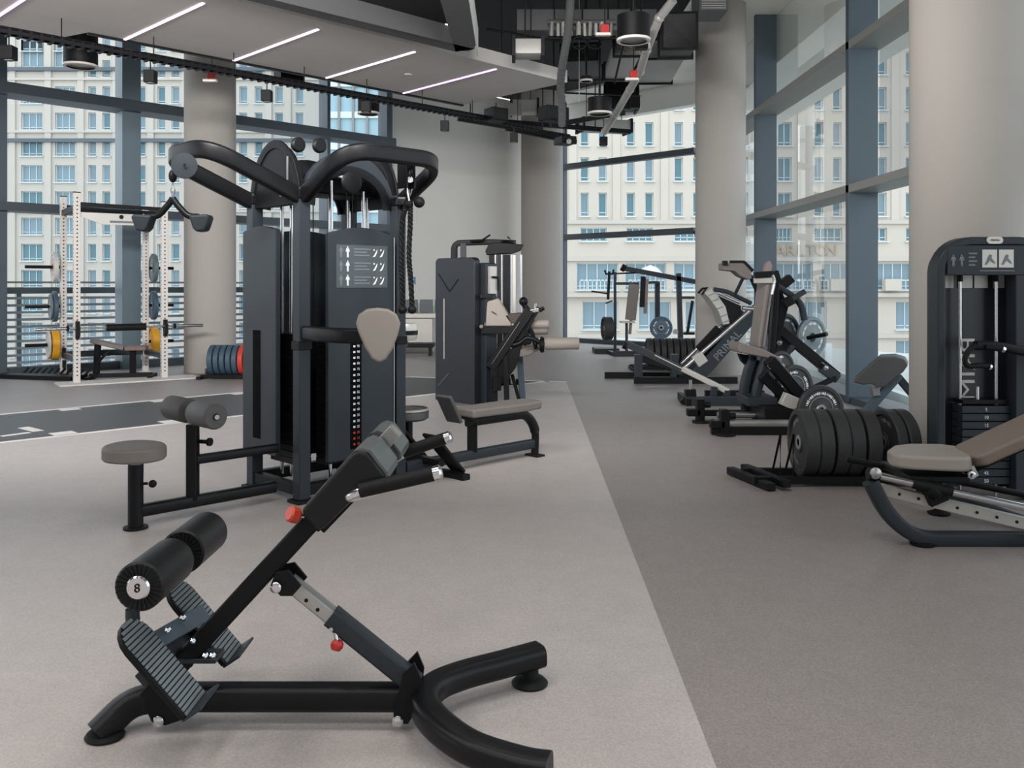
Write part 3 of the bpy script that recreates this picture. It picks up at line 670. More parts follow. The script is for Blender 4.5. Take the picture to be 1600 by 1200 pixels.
# back support pad on its arm
m = MB(); pa = spline([T(0, -.05, 1.055), V((-1.16, 5.36, 1.055)), V((-1.0, 5.23, 1.055)), V((-.86, 5.20, 1.055)), V((-.80, 5.2, 1.055))], 6)
m.rtube(pa, .06, .09, .3); m.build('pad_arm', M_black, cs)
out = [(590, 481), (607, 483), (620, 491), (626, 505), (622, 523), (614, 545), (603, 562), (592, 567), (581, 561), (570, 543), (560, 520), (556, 505), (560, 492), (573, 483)]
nr = V((-.16, 1, 0)).normalized()
def onpad(px, py, o=0.0):
    dr = V(((px-800)/F, 1, -(py-446)/F)); c = V((-.78, 5.13, 1.06)); t = (c.dot(nr))/dr.xy.to_3d().dot(nr); p = V((dr.x*t, t, H+dr.z*t)); return p+nr*o
m = MB(); m.prism([onpad(*q) for q in out], nr*.065); m.build('support_pad', M_beige, cs, bevel=.018, seg=4, ang=50)
# lat seat: rails, posts, rollers, seat
SB = V((-2.09, 4.94, 0))
def LS(t, z=0, s=0): return SB+U*t+N*s+Zv*z
m = MB(); m.rtube([LS(.02, .095), LS(.86, .095)], .06, .07, .3); m.build('lower_rail', M_black, cs)
m = MB(); m.rtube([LS(.34, .335), LS(.88, .335)], .05, .055, .3); m.build('upper_rail', M_black, cs)
m = MB(); m.cyl(LS(0, .012), LS(0, .355), .041, n=20); m.build('seat_post', M_black, cs)
m = MB(); m.lathe(LS(0, 0), Zv, [(.001, 0), (.066, 0), (.066, .012), (.001, .012)], 20); m.build('foot', M_rubber, cs)
m = MB(); m.bar(LS(.01, .3), LS(.01, .385), .05, .05); m.build('seat_tube', M_steel, cs)
so = []
for k in range(24):
    a = 2*math.pi*k/24; r = .185+.02*math.cos(a)
    so.append(LS(0, .385)+U*(math.cos(a)*.165)+N*(math.sin(a)*(.185+.02*math.cos(a)))+V((-.01, 0, 0)))
m = MB(); m.prism(so, Zv*.08); m.build('seat_pad', M_taupe, cs, bevel=.02, seg=3, ang=50)
kn = LS(.05, .25, -.045); m = MB(); m.cyl(LS(.02, .25, -.03), kn, .008); m.sphere(kn+V((.03, -.01, 0)), .022); m.build('pin_knob', M_dark, cs)
m = MB(); m.bar(LS(.33, .10), LS(.33, .545), .062, .062); m.build('roller_post', M_black, cs, bevel=.006)
m = MB(); m.bar(LS(.33, .50), LS(.33, .60), .045, .045); m.build('roller_tube', M_steel, cs)
m = MB(); m.cyl(LS(.36, .44), LS(.36, .44)+V((.07, -.02, 0)), .012); m.cyl(LS(.36, .44)+V((.07, -.02, 0)), LS(.36, .44)+V((.085, -.025, 0)), .024); m.build('pin_knob', M_dark, cs)
rcn = LS(.33, .615); 
m = MB(); m.cyl(rcn-N*.3, rcn+N*.3, .014); m.build('roller_axle', M_steel, cs)
M_roll = mat('grey_foam_roller', (78, 76, 76), .6, 0, .1, 20, .2, 300)
for s_ in (-1, 1):
    m = MB(); m.lathe(rcn+N*(s_*.045), N*s_, [(.02, 0), (.066, 0), (.072, .008), (.072, .232), (.064, .242), (.02, .243)], 30); r_ = m.build('thigh_roller', M_roll, cs)
    m = MB(); m.lathe(rcn+N*(s_*.287), N*s_, [(.001, .004), (.014, .004), (.016, 0), (.058, 0), (.064, -.004)], 24); c_ = m.build('roller_end', M_rubber, cs); c_.parent = r_
m = MB(); m.bar(rcn-N*.04, rcn+N*.04, .05, .05); m.build('axle_clamp', M_chrome, cs, bevel=.005)
# low row bench running away to the right
def RB(a, z=0, s=0): return T(a, .012+s, z)
m = MB(); m.rtube([RB(.82, .10), RB(2.09, .10)], .06, .075, .3); m.build('row_rail', M_slate, cs)
m = MB(); m.bar(RB(1.45, .12), RB(1.45, .335), .075, .06); m.build('row_post', M_black, cs, bevel=.006)
m = MB(); m.rtube(arc_pts([RB(1.40, .345), RB(2.02, .345), RB(2.13, .22), RB(2.12, .015)], .2, 8), .06, .07, .3); m.build('row_leg', M_black, cs)
m = MB(); m.bar(RB(2.12, .0, -.07), RB(2.12, .0, .07), .09, .03); m.build('foot', M_rubber, cs, bevel=.004)
m = MB(); so = [RB(1.36, .385, -.11), RB(1.9, .385, -.14), RB(2.1, .385, -.10), RB(2.13, .385, 0), RB(2.1, .385, .1), RB(1.9, .385, .14), RB(1.36, .385, .11)]
m.prism(so, Zv*.065); m.build('row_seat', M_taupe, cs, bevel=.018, seg=3)
m = MB(); m.bar(RB(1.40, .36), RB(1.42, .40), .10, .05); m.build('seat_clamp', M_dark, cs, bevel=.004)
m = MB(); m.bar(RB(1.28, .36), RB(1.17, .56), .16, .03, U); m.build('chest_plate', M_grey, cs, bevel=.01)
for s_ in (-.17, .17):
    c = RB(1.0, .17, s_); m = MB(); m.bar(c+U*.16-Zv*.12, c-U*.10+Zv*.16, .15, .022, U); m.build('row_foot_plate', M_rubber, cs, bevel=.005)
m = MB(); m.bar(RB(.98, .13, -.2), RB(.98, .13, .2), .05, .05); m.build('foot_crossbar', M_black, cs, bevel=.004)
m = MB(); m.bar(RB(1.14, .02, -.28), RB(1.14, .02, .28), .07, .04); m.build('foot', M_rubber, cs, bevel=.004)
# curl stool on the far right of the tower and its small pad
m = MB(); m.lathe((-.74, 6.36, .39), Zv, [(.001, 0), (.12, 0), (.145, .015), (.145, .06), (.135, .075), (.001, .082)], 30); m.build('stool_seat', M_grey, cs)
m = MB(); m.lathe((-.74, 6.36, .46), Zv, [(.139, 0), (.149, 0), (.149, .014), (.139, .014)], 30); m.build('stool_piping', M_silver, cs)
m = MB(); m.cyl((-.74, 6.36, .1), (-.74, 6.36, .40), .03); m.bar((-.74, 6.36, .09), T(AW, .05, .09), .05, .05); m.build('stool_post', M_black, cs)
m = MB(); m.lathe((-.765, 6.34, .96), Zv, [(.001, 0), (.08, 0), (.09, .02), (.09, .1), (.08, .12), (.001, .12)], 24); m.build('round_pad', M_silver, cs)
m = MB(); m.lathe((-.765, 6.34, 1.0), Zv, [(.092, 0), (.094, .0), (.094, .03), (.092, .03)], 24); m.build('pad_band', M_dark, cs)
m = MB(); m.bar((-.765, 6.34, .94), T(AW, .06, .94), .05, .05); m.build('pad_arm', M_black, cs)
# instruction placards
m = MB(); m.bar(T(.40, -.0815, 1.335), T(.40, -.0815, 1.61), .003, .40, U); plc = m.build('placard', mat('placard_slate', (70, 77, 82), .5, 0, .05, 20), cs)
def figure(c, h, r, u, m_, par, th=.0008):
    """little printed standing figure: head, torso, arms, legs"""
    n_ = V(r).cross(V(u)); q = []
    def P(x, y): return c+V(r)*(x*h)+V(u)*(y*h)
    m = MB()
    m.prism([P(.07*math.cos(k*math.pi/4), .43+.07*math.sin(k*math.pi/4)) for k in range(8)], n_*th)
    m.prism([P(-.13, .33), P(.13, .33), P(.22, .02), P(.15, .0), P(.09, .18), P(.09, -.5), P(.02, -.5), P(0, -.08), P(-.02, -.5), P(-.09, -.5), P(-.09, .18), P(-.15, 0), P(-.22, .02)], n_*th)
    return m.build('pictogram', m_, par, smooth=False)
for j in range(3):
    z = 1.565-j*.0905
    for k, (a, mm_) in enumerate(((.235, M_dim), (.285, M_print))):
        o = figure(T(a, -.0835, z), .07, U, Zv, mm_, cs); o.parent = plc
    for l in range(3):
        o = MB().bar(T(.335, -.0835, z+.02-l*.02), T(.335+(.13, .10, .12)[l], -.0835, z+.02-l*.02), .0012, .008).build('caption_line', M_dim, cs, smooth=False); o.parent = plc
    for k, a in enumerate((.50, .555)):
        m = MB(); c = T(a, -.0835, z); 
        m.prism([c+U*x+Zv*y for x, y in ((-.02, -.03), (0, -.026), (.014, .0), (.018, .022), (.008, .008), (-.006, -.014))], -N*.0008)
        m.prism([c+U*x+Zv*y for x, y in ((-.014, .012), (-.004, .012), (-.004, .022), (-.014, .022))], -N*.0008)
        o = m.build('pictogram', M_print, cs, smooth=False); o.parent = plc

# ------------------------------------------------------------ attachments that hang from the station
hp = pc+V((-.115, -.02, -.16))
lh = thing('pulldown_handle', 'wide black pulldown handle hanging from the left pulley arm', 'cable handle', at(268, 300, 5.18))
c = at(270, 318, 5.18)
MB().sphere(c+Zv*.16, .03, sc=(.8, .8, 1.3)).build('cable_stop', M_dark, lh)
MB().cyl(pc+V((-.07, 0, 0)), c+Zv*.17, .005, n=8).build('cable', M_dark, lh)
MB().tube([c+Zv*.12, c+Zv*.08+V((.012, 0, 0)), c+Zv*.03, c+Zv*.08-V((.012, 0, 0))], .004, 8, closed=True).build('carabiner', M_chrome, lh)
for s_ in (-1, 1):
    k1 = c+V((s_*.085, 0, -.075)); k2 = c+V((s_*.15, 0, -.078))
    m = MB(); m.tube(arc_pts([c+Zv*.03, c+V((s_*.02, 0, 0)), k1, k2], .03, 4), .019, 12); m.build('bar', M_black, lh)
    e = c+V((s_*.17, 0, -.10))
    m = MB(); sx = s_
    m.prism([e+V((x*sx, -.05, z)) for x, z in ((-.065, .03), (.05, .035), (.055, .015), (.03, -.06), (-.02, -.068), (-.04, -.045))], (0, .1, 0)); m.build('grip_paddle', M_slate, lh, bevel=.014, seg=3)
tr = thing('triceps_rope', 'black braided triceps rope hanging from the right pulley arm', 'cable handle', at(640, 330, 5.75))
hk = at(643, 312, 5.75)
MB().tube([at(641, 284, 5.75), at(644, 296, 5.75), at(641, 306, 5.75), at(638, 296, 5.75)], .006, 8, closed=True).build('carabiner', M_chrome, tr)
MB().cyl(at(640, 262, 5.75), at(641, 286, 5.75), .006).build('cable', M_dark, tr)
m = MB(); m.sphere(at(638, 319, 5.75), .032); m.build('rope_collar', M_rubber, tr)
m = MB(); m.sphere(at(655, 316, 5.75), .037); m.build('rope_ball', M_rubber, tr)
for pts in (((636, 318), (629, 345), (627, 400), (628, 440), (629, 484)), ((641, 318), (641, 350), (639, 400), (642, 440), (644, 484))):
    P = spline([at(x, y, 5.75) for x, y in pts], 14); m = MB()
    for ph in range(3):                                     # three twisted strands
        m.tube([p+V((math.cos(i*.9+ph*2.094), math.sin(i*.9+ph*2.094), 0))*.009 for i, p in enumerate(P)], .0105, 7)
    m.build('rope', M_rubber, tr)
    MB().sphere(P[-1], .03, sc=(1, 1, .9)).build('rope_end', M_rubber, tr)

# ------------------------------------------------------------ weight plates
def plate(name, label, c, axis, r, th, m, mh, group=None, marks=None, hub=.28, ring=None, letters=None):
    """bumper plate: rim, recessed face, steel hub, printed marks; c is the centre"""
    c, ax = V(c), V(axis).normalized()
    root = thing(name, label, 'weight plate', (c.x, c.y, c.z-r), group)
    h = th/2; b = MB()
    b.lathe(c, ax, [(.026, -h*.8), (r*hub, -h*.8), (r*(hub+.03), -h*.62), (r*.80, -h*.62), (r*.84, -h), (r-.008, -h), (r, -h+.008), (r, h-.008), (r-.008, h), (r*.84, h), (r*.80, h*.62), (r*(hub+.03), h*.62), (r*hub, h*.8), (.026, h*.8)], 36)
    b.build('disc', m, root)
    b = MB()
    for s_ in (-1, 1): b.lathe(c+ax*(s_*h*.8), ax*s_, [(.026, -.002), (.026, .003), (.047, .003), (.05, 0)], 20)
    b.build('hub', mh, root)
    if marks:
        d, sd, u = frame_of(ax)
        for s_ in (-1, 1):
            b = MB()
            for a0 in marks:
                for k in range(7):
                    a = math.radians(a0+(k-3)*7.5); e = sd*math.cos(a)+u*math.sin(a); t_ = sd*-math.sin(a)+u*math.cos(a)
                    q = c+ax*(s_*(h*.62+.0012)); g_ = .0035+.0025*((k*5) % 3); b.bar(q+e*r*.67-t_*g_, q+e*r*.67+t_*g_, .0015, .017+.004*(k % 3), e)
            o = b.build('lettering', letters or M_print, root, smooth=False); o['kind'] = 'stuff'
    if ring:
        b = MB()
        for s_ in (-1, 1): b.lathe(c+ax*(s_*h*.64), ax*s_, [(r*.5, 0), (r*.5, .002), (r*.55, .002), (r*.55, 0)], 28)
        b.build('ring', ring, root)
    return root
def plate_copy(src, d, label):
    o = dup_tree(src, d); o['label'] = label; return o
M_pl = mat('black_bumper_rubber', (44, 45, 46), .6, 0, .18, 16, .2, 200)
M_plg = mat('grey_iron_plate', (104, 116, 120), .5, .1, .08, 10)
M_plw = mat('white_plate', (200, 198, 194), .5, 0, .06, 10)
M_plb = mat('blue_plate', (66, 88, 104), .55, 0, .1, 10)
M_ply = mat('yellow_plate', (226, 164, 40), .5, 0, .08, 10)
M_plr = mat('red_plate', (196, 62, 50), .5, 0, .12, 10)
M_plb2 = mat('steel_blue_plate', (62, 84, 100), .5, 0, .15, 10)

# ------------------------------------------------------------ power rack by the left window
E1, E2 = V((math.cos(math.radians(35)), math.sin(math.radians(35)), 0)), V((-math.sin(math.radians(35)), math.cos(math.radians(35)), 0))
RK = V((-5.97, 12.2, 0)); RW, RD = 1.15, 1.15
def K(a, b_, z=0): return RK+E1*a+E2*b_+Zv*z
pr_ = thing('power_rack', 'white drilled steel power rack standing before the left window wall', 'power rack', K(RW/2, RD/2))
for a, b_, zt in ((0, 0, 2.62), (RW, 0, 2.55), (0, RD, 2.66), (RW, RD, 2.55)):
    m = MB(); m.bar(K(a, b_, .02), K(a, b_, zt), .085, .085, E1); up_ = m.build('upright', M_white, pr_, bevel=.005)
    m = MB(); m.bar(K(a, b_, zt), K(a, b_, zt+.012), .09, .09, E1); o = m.build('cap', M_dark, pr_); o.parent = up_
    m = MB()
    for k in range(46):
        z = .12+k*.054
        if z > zt-.06: break
        for dv in (E1, E2): m.bar(K(a, b_, z)-dv*.0435, K(a, b_, z)+dv*.0435, .018, .018, Zv)
    o = m.build('hole', M_dark, pr_, smooth=False); o.parent = up_; o['kind'] = 'stuff'
    m = MB(); m.bar(K(a, b_, 0), K(a, b_, .02), .16, .16, E1); m.build('foot', M_white, pr_)
def kbar(n_, p, q, wd, ht, m_): return MB().bar(p, q, wd, ht).build(n_, m_, pr_, bevel=.004)
kbar('pull_up_bar', K(.05, 0, 2.47), K(RW-.05, 0, 2.45), .05, .05, M_dark)
MB().cyl(K(.04, .06, 2.40), K(RW-.04, .06, 2.40), .022, n=12).build('pull_up_bar', M_dark, pr_)
kbar('crossmember', K(.05, RD, 2.50), K(RW-.05, RD, 2.44), .07, .08, M_dark)
for a in (0, RW): kbar('side_beam', K(a, .05, 2.42), K(a, RD-.05, 2.42), .06, .08, M_dark); kbar('side_beam', K(a, .05, .33), K(a, RD-.05, .33), .06, .08, M_slate)
kbar('crossmember', K(.05, RD, .33), K(RW-.05, RD, .33), .07, .09, M_slate)
m = MB(); z = 2.36; pts = [K(.05, .02, z), K(RW-.05, .02, z), K(RW-.05, .02, z-.06), K(RW*.72, .02, z-.16), K(RW*.28, .02, z-.16), K(.05, .02, z-.06)]
m.prism(pts, E2*.01); npl = m.build('name_plate', M_silver, pr_, bevel=.002)
o = MB().lathe(K(RW*.5, .012, z-.045), -E2, [(.001, 0), (.03, 0), (.03, .003), (.001, .003)], 16).build('emblem', M_dark, pr_); o.parent = npl
o = MB().bar(K(RW*.37, .012, z-.115), K(RW*.63, .012, z-.115), .004, .028).build('name_print', M_dim, pr_); o.parent = npl
for a in (0, RW):
    m = MB(); m.bar(K(a, -.05, .62), K(a, -.05, .86), .10, .05, E1); m.bar(K(a, -.1, .655), K(a, -.1, .80), .09, .05, E1); m.build('bar_hook', M_rubber, pr_, bevel=.005)
for z in (.12, .30): MB().bar(K(0, RD-.06, z+.02), K(0, RD-.06, z+.13), .1, .04, E1).build('bolt_plate', M_dark, pr_)
zs = (1.62, 1.04, .48)
for z in zs:
    MB().cyl(K(-.04, RD, z), K(-.50, RD, z), .024, n=12).build('plate_horn', M_dark, pr_)
    MB().cyl(K(RW+.04, RD, z), K(RW+.42, RD, z), .024, n=12).build('plate_horn', M_dark, pr_)
m = MB(); m.bar(K(-.25, -.05, .01), K(RW+.45, -.05, .012), .5, .02); m.build('base_plate', M_white, pr_)
lab = {1.62: ('white plate with red centre', M_plw, M_plr, 'grey plate', M_plg), 1.04: ('dark blue plate', M_plb, M_steel, 'dark blue plate', M_plb), .48: ('yellow plate', M_ply, M_steel, 'yellow plate', M_ply)}
wh = {1.62: 'top', 1.04: 'middle', .48: 'lowest'}
for z in zs:
    l1, m1, h1, l2, m2 = lab[z]
    plate('weight_plate', l1+' on the %s outer left horn of the power rack' % wh[z], K(-.115, RD, z), -E1, .225, .10 if z < .6 else .06, m1, h1, ring=(M_plr if z > 1.5 else None))
    plate('weight_plate', l2+' on the %s right horn of the power rack' % wh[z], K(RW+.12, RD, z), E1, .225, .10 if z < .6 else .06, m2, M_steel)
for z, n_ in ((.48, 'left'),):
    plate('weight_plate', 'pale grey plate outside the yellow one on the rack left lowest horn', K(-.195, RD, z), -E1, .21, .03, M_plw, M_steel)
    plate('weight_plate', 'silver plate outside the dark blue one on the rack left middle horn', K(-.165, RD, 1.04), -E1, .19, .03, M_plg, M_steel)
bb = thing('barbell', 'steel barbell with a black neck pad resting across the power rack', 'barbell', K(RW/2, -.1, .70))
zb = .765
MB().cyl(K(-.12, -.085, zb), K(RW+.1, -.085, zb), .0145, n=12).build('shaft', M_steel, bb)
for s_, a in ((-1, -.12), (1, RW+.12)):
    MB().cyl(K(a, -.085, zb), K(a+s_*.40, -.085, zb), .025, n=14).build('sleeve', M_chrome, bb); MB().cyl(K(a-s_*.012, -.085, zb), K(a+s_*.02, -.085, zb), .036, n=14).build('sleeve_collar', M_dark, bb)
MB().cyl(K(.36, -.085, zb), K(.88, -.085, zb), .05, n=16).build('neck_pad', M_rubber, bb)
# adjustable bench inside the rack
bn = thing('adjustable_bench', 'black adjustable bench with a brown pad inside the power rack', 'exercise bench', K(.55, .5))
def kb(px, py, Y): return at(px, py, Y)
m = MB(); c = K(.28, .55, .56); q = K(.95, .30, .42)
m.bar(c, K(.70, .40, .44), .26, .06); m.build('back_pad', M_taupe, bn, bevel=.015)
m = MB(); m.bar(K(.71, .395, .44), K(.98, .29, .44), .28, .065); m.build('seat_pad', mat('reddish_brown_upholstery', (118, 98, 94), .6, 0, .08, 8), bn, bevel=.015)
MB().bar(K(.34, .53, .05), K(.36, .52, .50), .07, .08).build('support_post', M_dark, bn, bevel=.004)
MB().bar(K(.80, .36, .05), K(.80, .36, .40), .07, .07).build('seat_post', M_dark, bn, bevel=.004)
MB().bar(K(.25, .56, .05), K(1.05, .27, .05), .08, .06).build('base_beam', M_dark, bn, bevel=.005)
for a, b_ in ((.27, .55), (1.05, .27)): MB().bar(K(a-.1, b_-.25, .025), K(a+.1, b_+.25, .025), .06, .05).build('foot', M_rubber, bn, bevel=.005)
MB().tube(spline([K(.34, .5, .2), K(.42, .44, .33), K(.50, .44, .40)]), .02, 8).build('adjuster_arc', M_dark, bn)
sr = thing('floor_storage_rack', 'low black perforated storage tray on the floor left of the power rack', 'storage rack', (-6.75, 12.95, 0))
m = MB(); m.bar((-7.5, 13.1, .03), (-6.2, 12.75, .03), .35, .06); m.build('base', M_dark, sr, bevel=.005)
for k in range(11): 
    p = V((-7.25+k*.105, 13.03-k*.028, .06)); MB().bar(p+V((.03, .12, 0)), p+V((.06, .2, .07)), .03, .02).build('prong', M_dark, sr)
plf = thing('lifting_platform', 'low dark lifting platform block by the left column', 'platform', (-5.0, 13.1, 0))
MB().bar((-4.58, 13.3, .05), (-4.40, 13.38, .05), .22, .10).build('slab', M_slate, plf, bevel=.006)
# blue and red bumpers on a floor rack behind the cable station
fr = thing('floor_plate_rack', 'low black plate rack holding blue and red bumpers behind the cable station', 'plate rack', (-3.95, 13.0, 0))
for y in (12.86, 13.14): MB().bar((-4.5, y, .035), (-3.3, y, .035), .05, .05).build('rail', M_dark, fr, bevel=.004)
for x in (-4.5, -3.3): MB().bar((x, 12.75, .02), (x, 13.25, .02), .06, .04).build('foot', M_dark, fr)
cols = [(M_plb2, 'blue')]*5+[(M_plr, 'red')]*5
ordn = ('first', 'second', 'third', 'fourth', 'fifth')
pb = None; prd = None
for i, (m_, nm) in enumerate(cols):
    x = -4.36+i*.088; L_ = '%s bumper plate, %s %s one from the left on the floor rack' % (nm, ordn[i % 5], nm)
    if i == 0: pb = plate('bumper_plate', L_, (x, 13, .262), (1, 0, 0), .222, .072, m_, M_steel, 'blue bumpers on the floor rack', marks=(60, 240))
    elif i == 5: prd = plate('bumper_plate', L_, (x, 13, .262), (1, 0, 0), .222, .072, m_, M_steel, 'red bumpers on the floor rack', marks=(60, 240))
    else: plate_copy(pb if i < 5 else prd, (x-(-4.36 if i < 5 else -4.36+5*.088), 0, 0), L_)

# ------------------------------------------------------------ seated leg machine in the centre
Q0 = V((-.88, 10.2, 0)); R_ = -N                      # to the right along the front face
def Q(a, b_, z=0): return Q0+R_*a+U*b_+Zv*z           # a: along the shroud, b: away from its face
lm = thing('leg_curl_machine', 'dark seated leg machine with tall shroud and pale roller pads, centre', 'gym machine', Q(.5, .5))
def rrect(a0, a1, z0, z1, r, b_, n=6):
    pts = [Q(a0, b_, z0), Q(a1, b_, z0)]
    pts += [Q(a1-r+r*math.cos(math.pi/2*k/n), b_, z1-r+r*math.sin(math.pi/2*k/n)) for k in range(n+1)]
    pts += [Q(a0+r-r*math.sin(math.pi/2*k/n), b_, z1-r+r*math.cos(math.pi/2*k/n)) for k in range(n+1)]
    return pts
MB().prism(rrect(0, .66, .04, 1.66, .06, 0), U*.09).build('shroud', mat('shroud_navy_black', (23, 26, 33), .45, 0, .06, 4), lm, bevel=.008)
MB().bar(Q(.165, -.004, .52), Q(.165, -.004, 1.2), .022, .008, R_).build('light_slot', M_silver, lm)
for p, q in (((.06, 1.48), (.25, 1.28)), ((.25, 1.28), (.40, 1.42)), ((.06, .21), (.24, .36))):
    MB().bar(Q(p[0], -.003, p[1]), Q(q[0], -.003, q[1]), .007, .006, R_).build('groove', M_dim if p[1] < 1 else M_dark, lm)
MB().prism(rrect(.62, .74, .05, 1.60, .03, .10), U*.16).build('rear_shroud', M_slate, lm, bevel=.006)
MB().bar(Q(.725, .18, 1.26), Q(.725, .18, 1.56), .10, .10, U).build('instruction_panel', M_silver, lm)
MB().tube(arc_pts([Q(.79, .15, 1.44), Q(.79, .24, 1.44), Q(.79, .24, 1.30)], .03), .012, 8).build('hook', M_dark, lm)
MB().bar(Q(.72, .12, .48), Q(.72, .26, .48), .12, .012).build('label_strip', M_silver, lm)
YD = 9.75
def D_(px, py, y=YD): return at(px, py, y)
def mbar(n_, a, b_, w_, h_, m_=M_black, root=None, bev=.006): return MB().bar(a, b_, w_, h_).build(n_, m_, root or lm, bevel=bev)
mbar('arm_beam', D_(752, 515), D_(812, 515), .08, .09)
MB().lathe(D_(752, 510, 9.68), (0, -1, 0), [(.001, 0), (.02, 0), (.02, .01), (.001, .01)], 10).build('bolt', M_chrome, lm)
mbar('diagonal_beam', D_(766, 575), D_(828, 484), .09, .11, M_black)
MB().bar(D_(768, 569, 9.69), D_(812, 503, 9.69), .004, .01, (0, 1, 0)).build('edge_line', M_steel, lm)
mbar('front_leg', D_(772, 560), D_(772, 634), .08, .08); mbar('front_leg', D_(790, 555), D_(792, 634), .06, .06)
m = MB(); m.prism([D_(766, 560), D_(800, 545), D_(812, 512), D_(838, 478), D_(845, 482), D_(822, 520), D_(806, 575), D_(786, 600), D_(770, 600)], (0, .08, 0)); m.build('frame_gusset', M_dark, lm, bevel=.005)
mbar('rear_leg', D_(812, 555, 10.0), D_(817, 630, 10.05), .07, .08, M_fin)
mbar('base_beam', D_(765, 632), D_(822, 632, 10.05), .07, .05); mbar('low_strut', D_(800, 585, 10), D_(812, 628, 10), .03, .04, M_dark)
m = MB(); m.prism([D_(761, 471), D_(779, 466), D_(800, 500), D_(799, 512), D_(756, 512)], (0, .30, 0)); bp_ = m.build('back_pad', M_beige, lm, bevel=.02)
o = MB().bar(D_(768, 486, 9.744), D_(776, 491, 9.744), .004, .05, (0, 1, 0)).build('pad_print', M_dark, lm); o.parent = bp_
MB().lathe(D_(772, 463, 9.9), Zv, [(.001, 0), (.03, 0), (.035, .03), (.001, .05)], 12).build('pad_knob', M_chrome, lm)
MB().bar(D_(750, 463), D_(770, 463), .05, .04).build('pad_bracket', M_dark, lm, bevel=.004)
m = MB(); m.prism([D_(787, 492), D_(815, 489), D_(818, 494), D_(806, 506), D_(796, 505)], (0, .28, 0)); m.build('seat_pad', mat('dark_brown_seat', (70, 58, 52), .6, 0, .08, 8), lm, bevel=.012)
def roller(px0, px1, py, r, y, m_, name='roller_pad'):
    a, b_ = D_(px0, py, y), D_(px1, py-.5, y-.05); e = (b_-a).normalized(); L_ = (b_-a).length
    return MB().lathe(a, e, [(.001, 0), (r*.9, 0), (r, .012), (r, L_-.015), (r*.85, L_), (.001, L_)], 24).build(name, m_, lm)
roller(852, 905, 537, .066, 9.55, M_beige); roller(822, 858, 507, .05, 9.9, M_beige); roller(826, 856, 518, .035, 9.8, M_taupe)
MB().lathe(D_(850, 539, 9.56), (-1, 0, 0), [(.001, 0), (.08, 0), (.085, .03), (.06, .05), (.001, .05)], 20).build('roller_flange', M_dark, lm)
m = MB(); m.tube(spline([D_(798, 540), D_(812, 536), D_(824, 528), D_(840, 533), D_(850, 539)]), .03, 10); m.build('roller_lever', M_black, lm)
m = MB(); m.tube(spline([D_(820, 540), D_(826, 512), D_(834, 528), D_(838, 545)]), .022, 8); m.build('cam_link', M_dark, lm)
m = MB(); m.prism([D_(812, 546), D_(838, 540), D_(846, 545), D_(826, 556), D_(812, 558)], (0, .2, 0)); m.build('thigh_pad', M_taupe, lm, bevel=.01)
for px, py in ((836, 536), (846, 530), (826, 534)): MB().lathe(D_(px, py, 9.6), (0, -1, 0), [(.001, 0), (.03, 0), (.03, .03), (.012, .05), (.001, .05)], 14).build('pivot', M_chrome if px == 846 else M_dark, lm)
mbar('handle', D_(828, 487), D_(842, 484), .035, .04, M_chrome); MB().cyl(D_(836, 486), D_(837, 474), .016).build('lever', M_chrome, lm)
MB().cyl(D_(842, 486), D_(850, 481), .022).build('grip', M_rubber, lm); m = MB(); m.sphere(D_(818, 471), .05); m.cyl(D_(818, 475), D_(826, 486), .03); m.build('seat_back_knob', M_dark, lm)
MB().cyl(D_(776, 588, 9.7), D_(776, 610, 9.7), .05, n=12).build('counterweight', M_dark, lm)
# ------------------------------------------------------------ lat tower behind it
YT = 12.0
lt = thing('lat_tower', 'dark pulldown tower with chrome guide rods behind the seated leg machine', 'gym machine', (-.25, YT, 0))
def tb_(px, py, y=YT): return at(px, py, y)
for px0, px1, m_ in ((764, 776, M_dark), (777, 785, M_black), (786, 797, M_dark)):
    MB().mm((tb_(px0, 0).x, YT, .02), (tb_(px1, 0).x, YT+.2, tb_(0, 398).z)).build('shroud', m_, lt, bevel=.004)
MB().mm((tb_(798, 0).x, YT, .02), (tb_(806, 0).x, YT+.1, tb_(0, 398).z)).build('rear_post', M_silver, lt, bevel=.004)
MB().mm((tb_(706, 0).x, YT+.1, .02), (tb_(714, 0).x, YT+.18, tb_(0, 380).z)).build('rear_post', M_slate, lt, bevel=.004)
for px in (774, 784, 799, 814): MB().cyl(tb_(px, 398, YT-.02), tb_(px, 492, YT-.02), .012 if px < 810 else .016, n=10).build('guide_rod', M_chrome, lt)
m = MB(); m.prism([tb_(760, 398), tb_(758, 392), tb_(764, 381), tb_(780, 379), tb_(806, 381), tb_(818, 382), tb_(814, 391), tb_(800, 396)], (0, .2, 0)); m.build('top_housing', M_dark, lt, bevel=.008)
m = MB(); m.rtube(arc_pts([tb_(709, 403, YT+.1), tb_(709, 380, YT+.1), tb_(762, 378, YT+.1), tb_(806, 380, YT+.1)], .12, 5), .08, .04, .3, (0, 1, 0)); m.build('top_arm', M_dark, lt)
MB().bar(tb_(724, 380, YT+.1), tb_(724, 403, YT+.1), .06, .08, (1, 0, 0)).build('cross_bracket', M_slate, lt, bevel=.004)
MB().tube([tb_(735, 377), tb_(752, 376), tb_(766, 367)], .012, 8).build('bar_end', M_dark, lt)
MB().tube([tb_(783, 378), tb_(790, 376), tb_(802, 378), tb_(793, 370)], .012, 8).build('bar_end', M_dark, lt)
m = MB(); m.bar(tb_(735, 0).xy.to_3d()+Zv*.04+V((0, .1, 0)), V((.12, YT+.1, .04)), .1, .08); m.bar((-.2, YT-.3, .03), (-.2, YT+.5, .03), .08, .06); m.build('base_frame', M_dark, lt, bevel=.005)
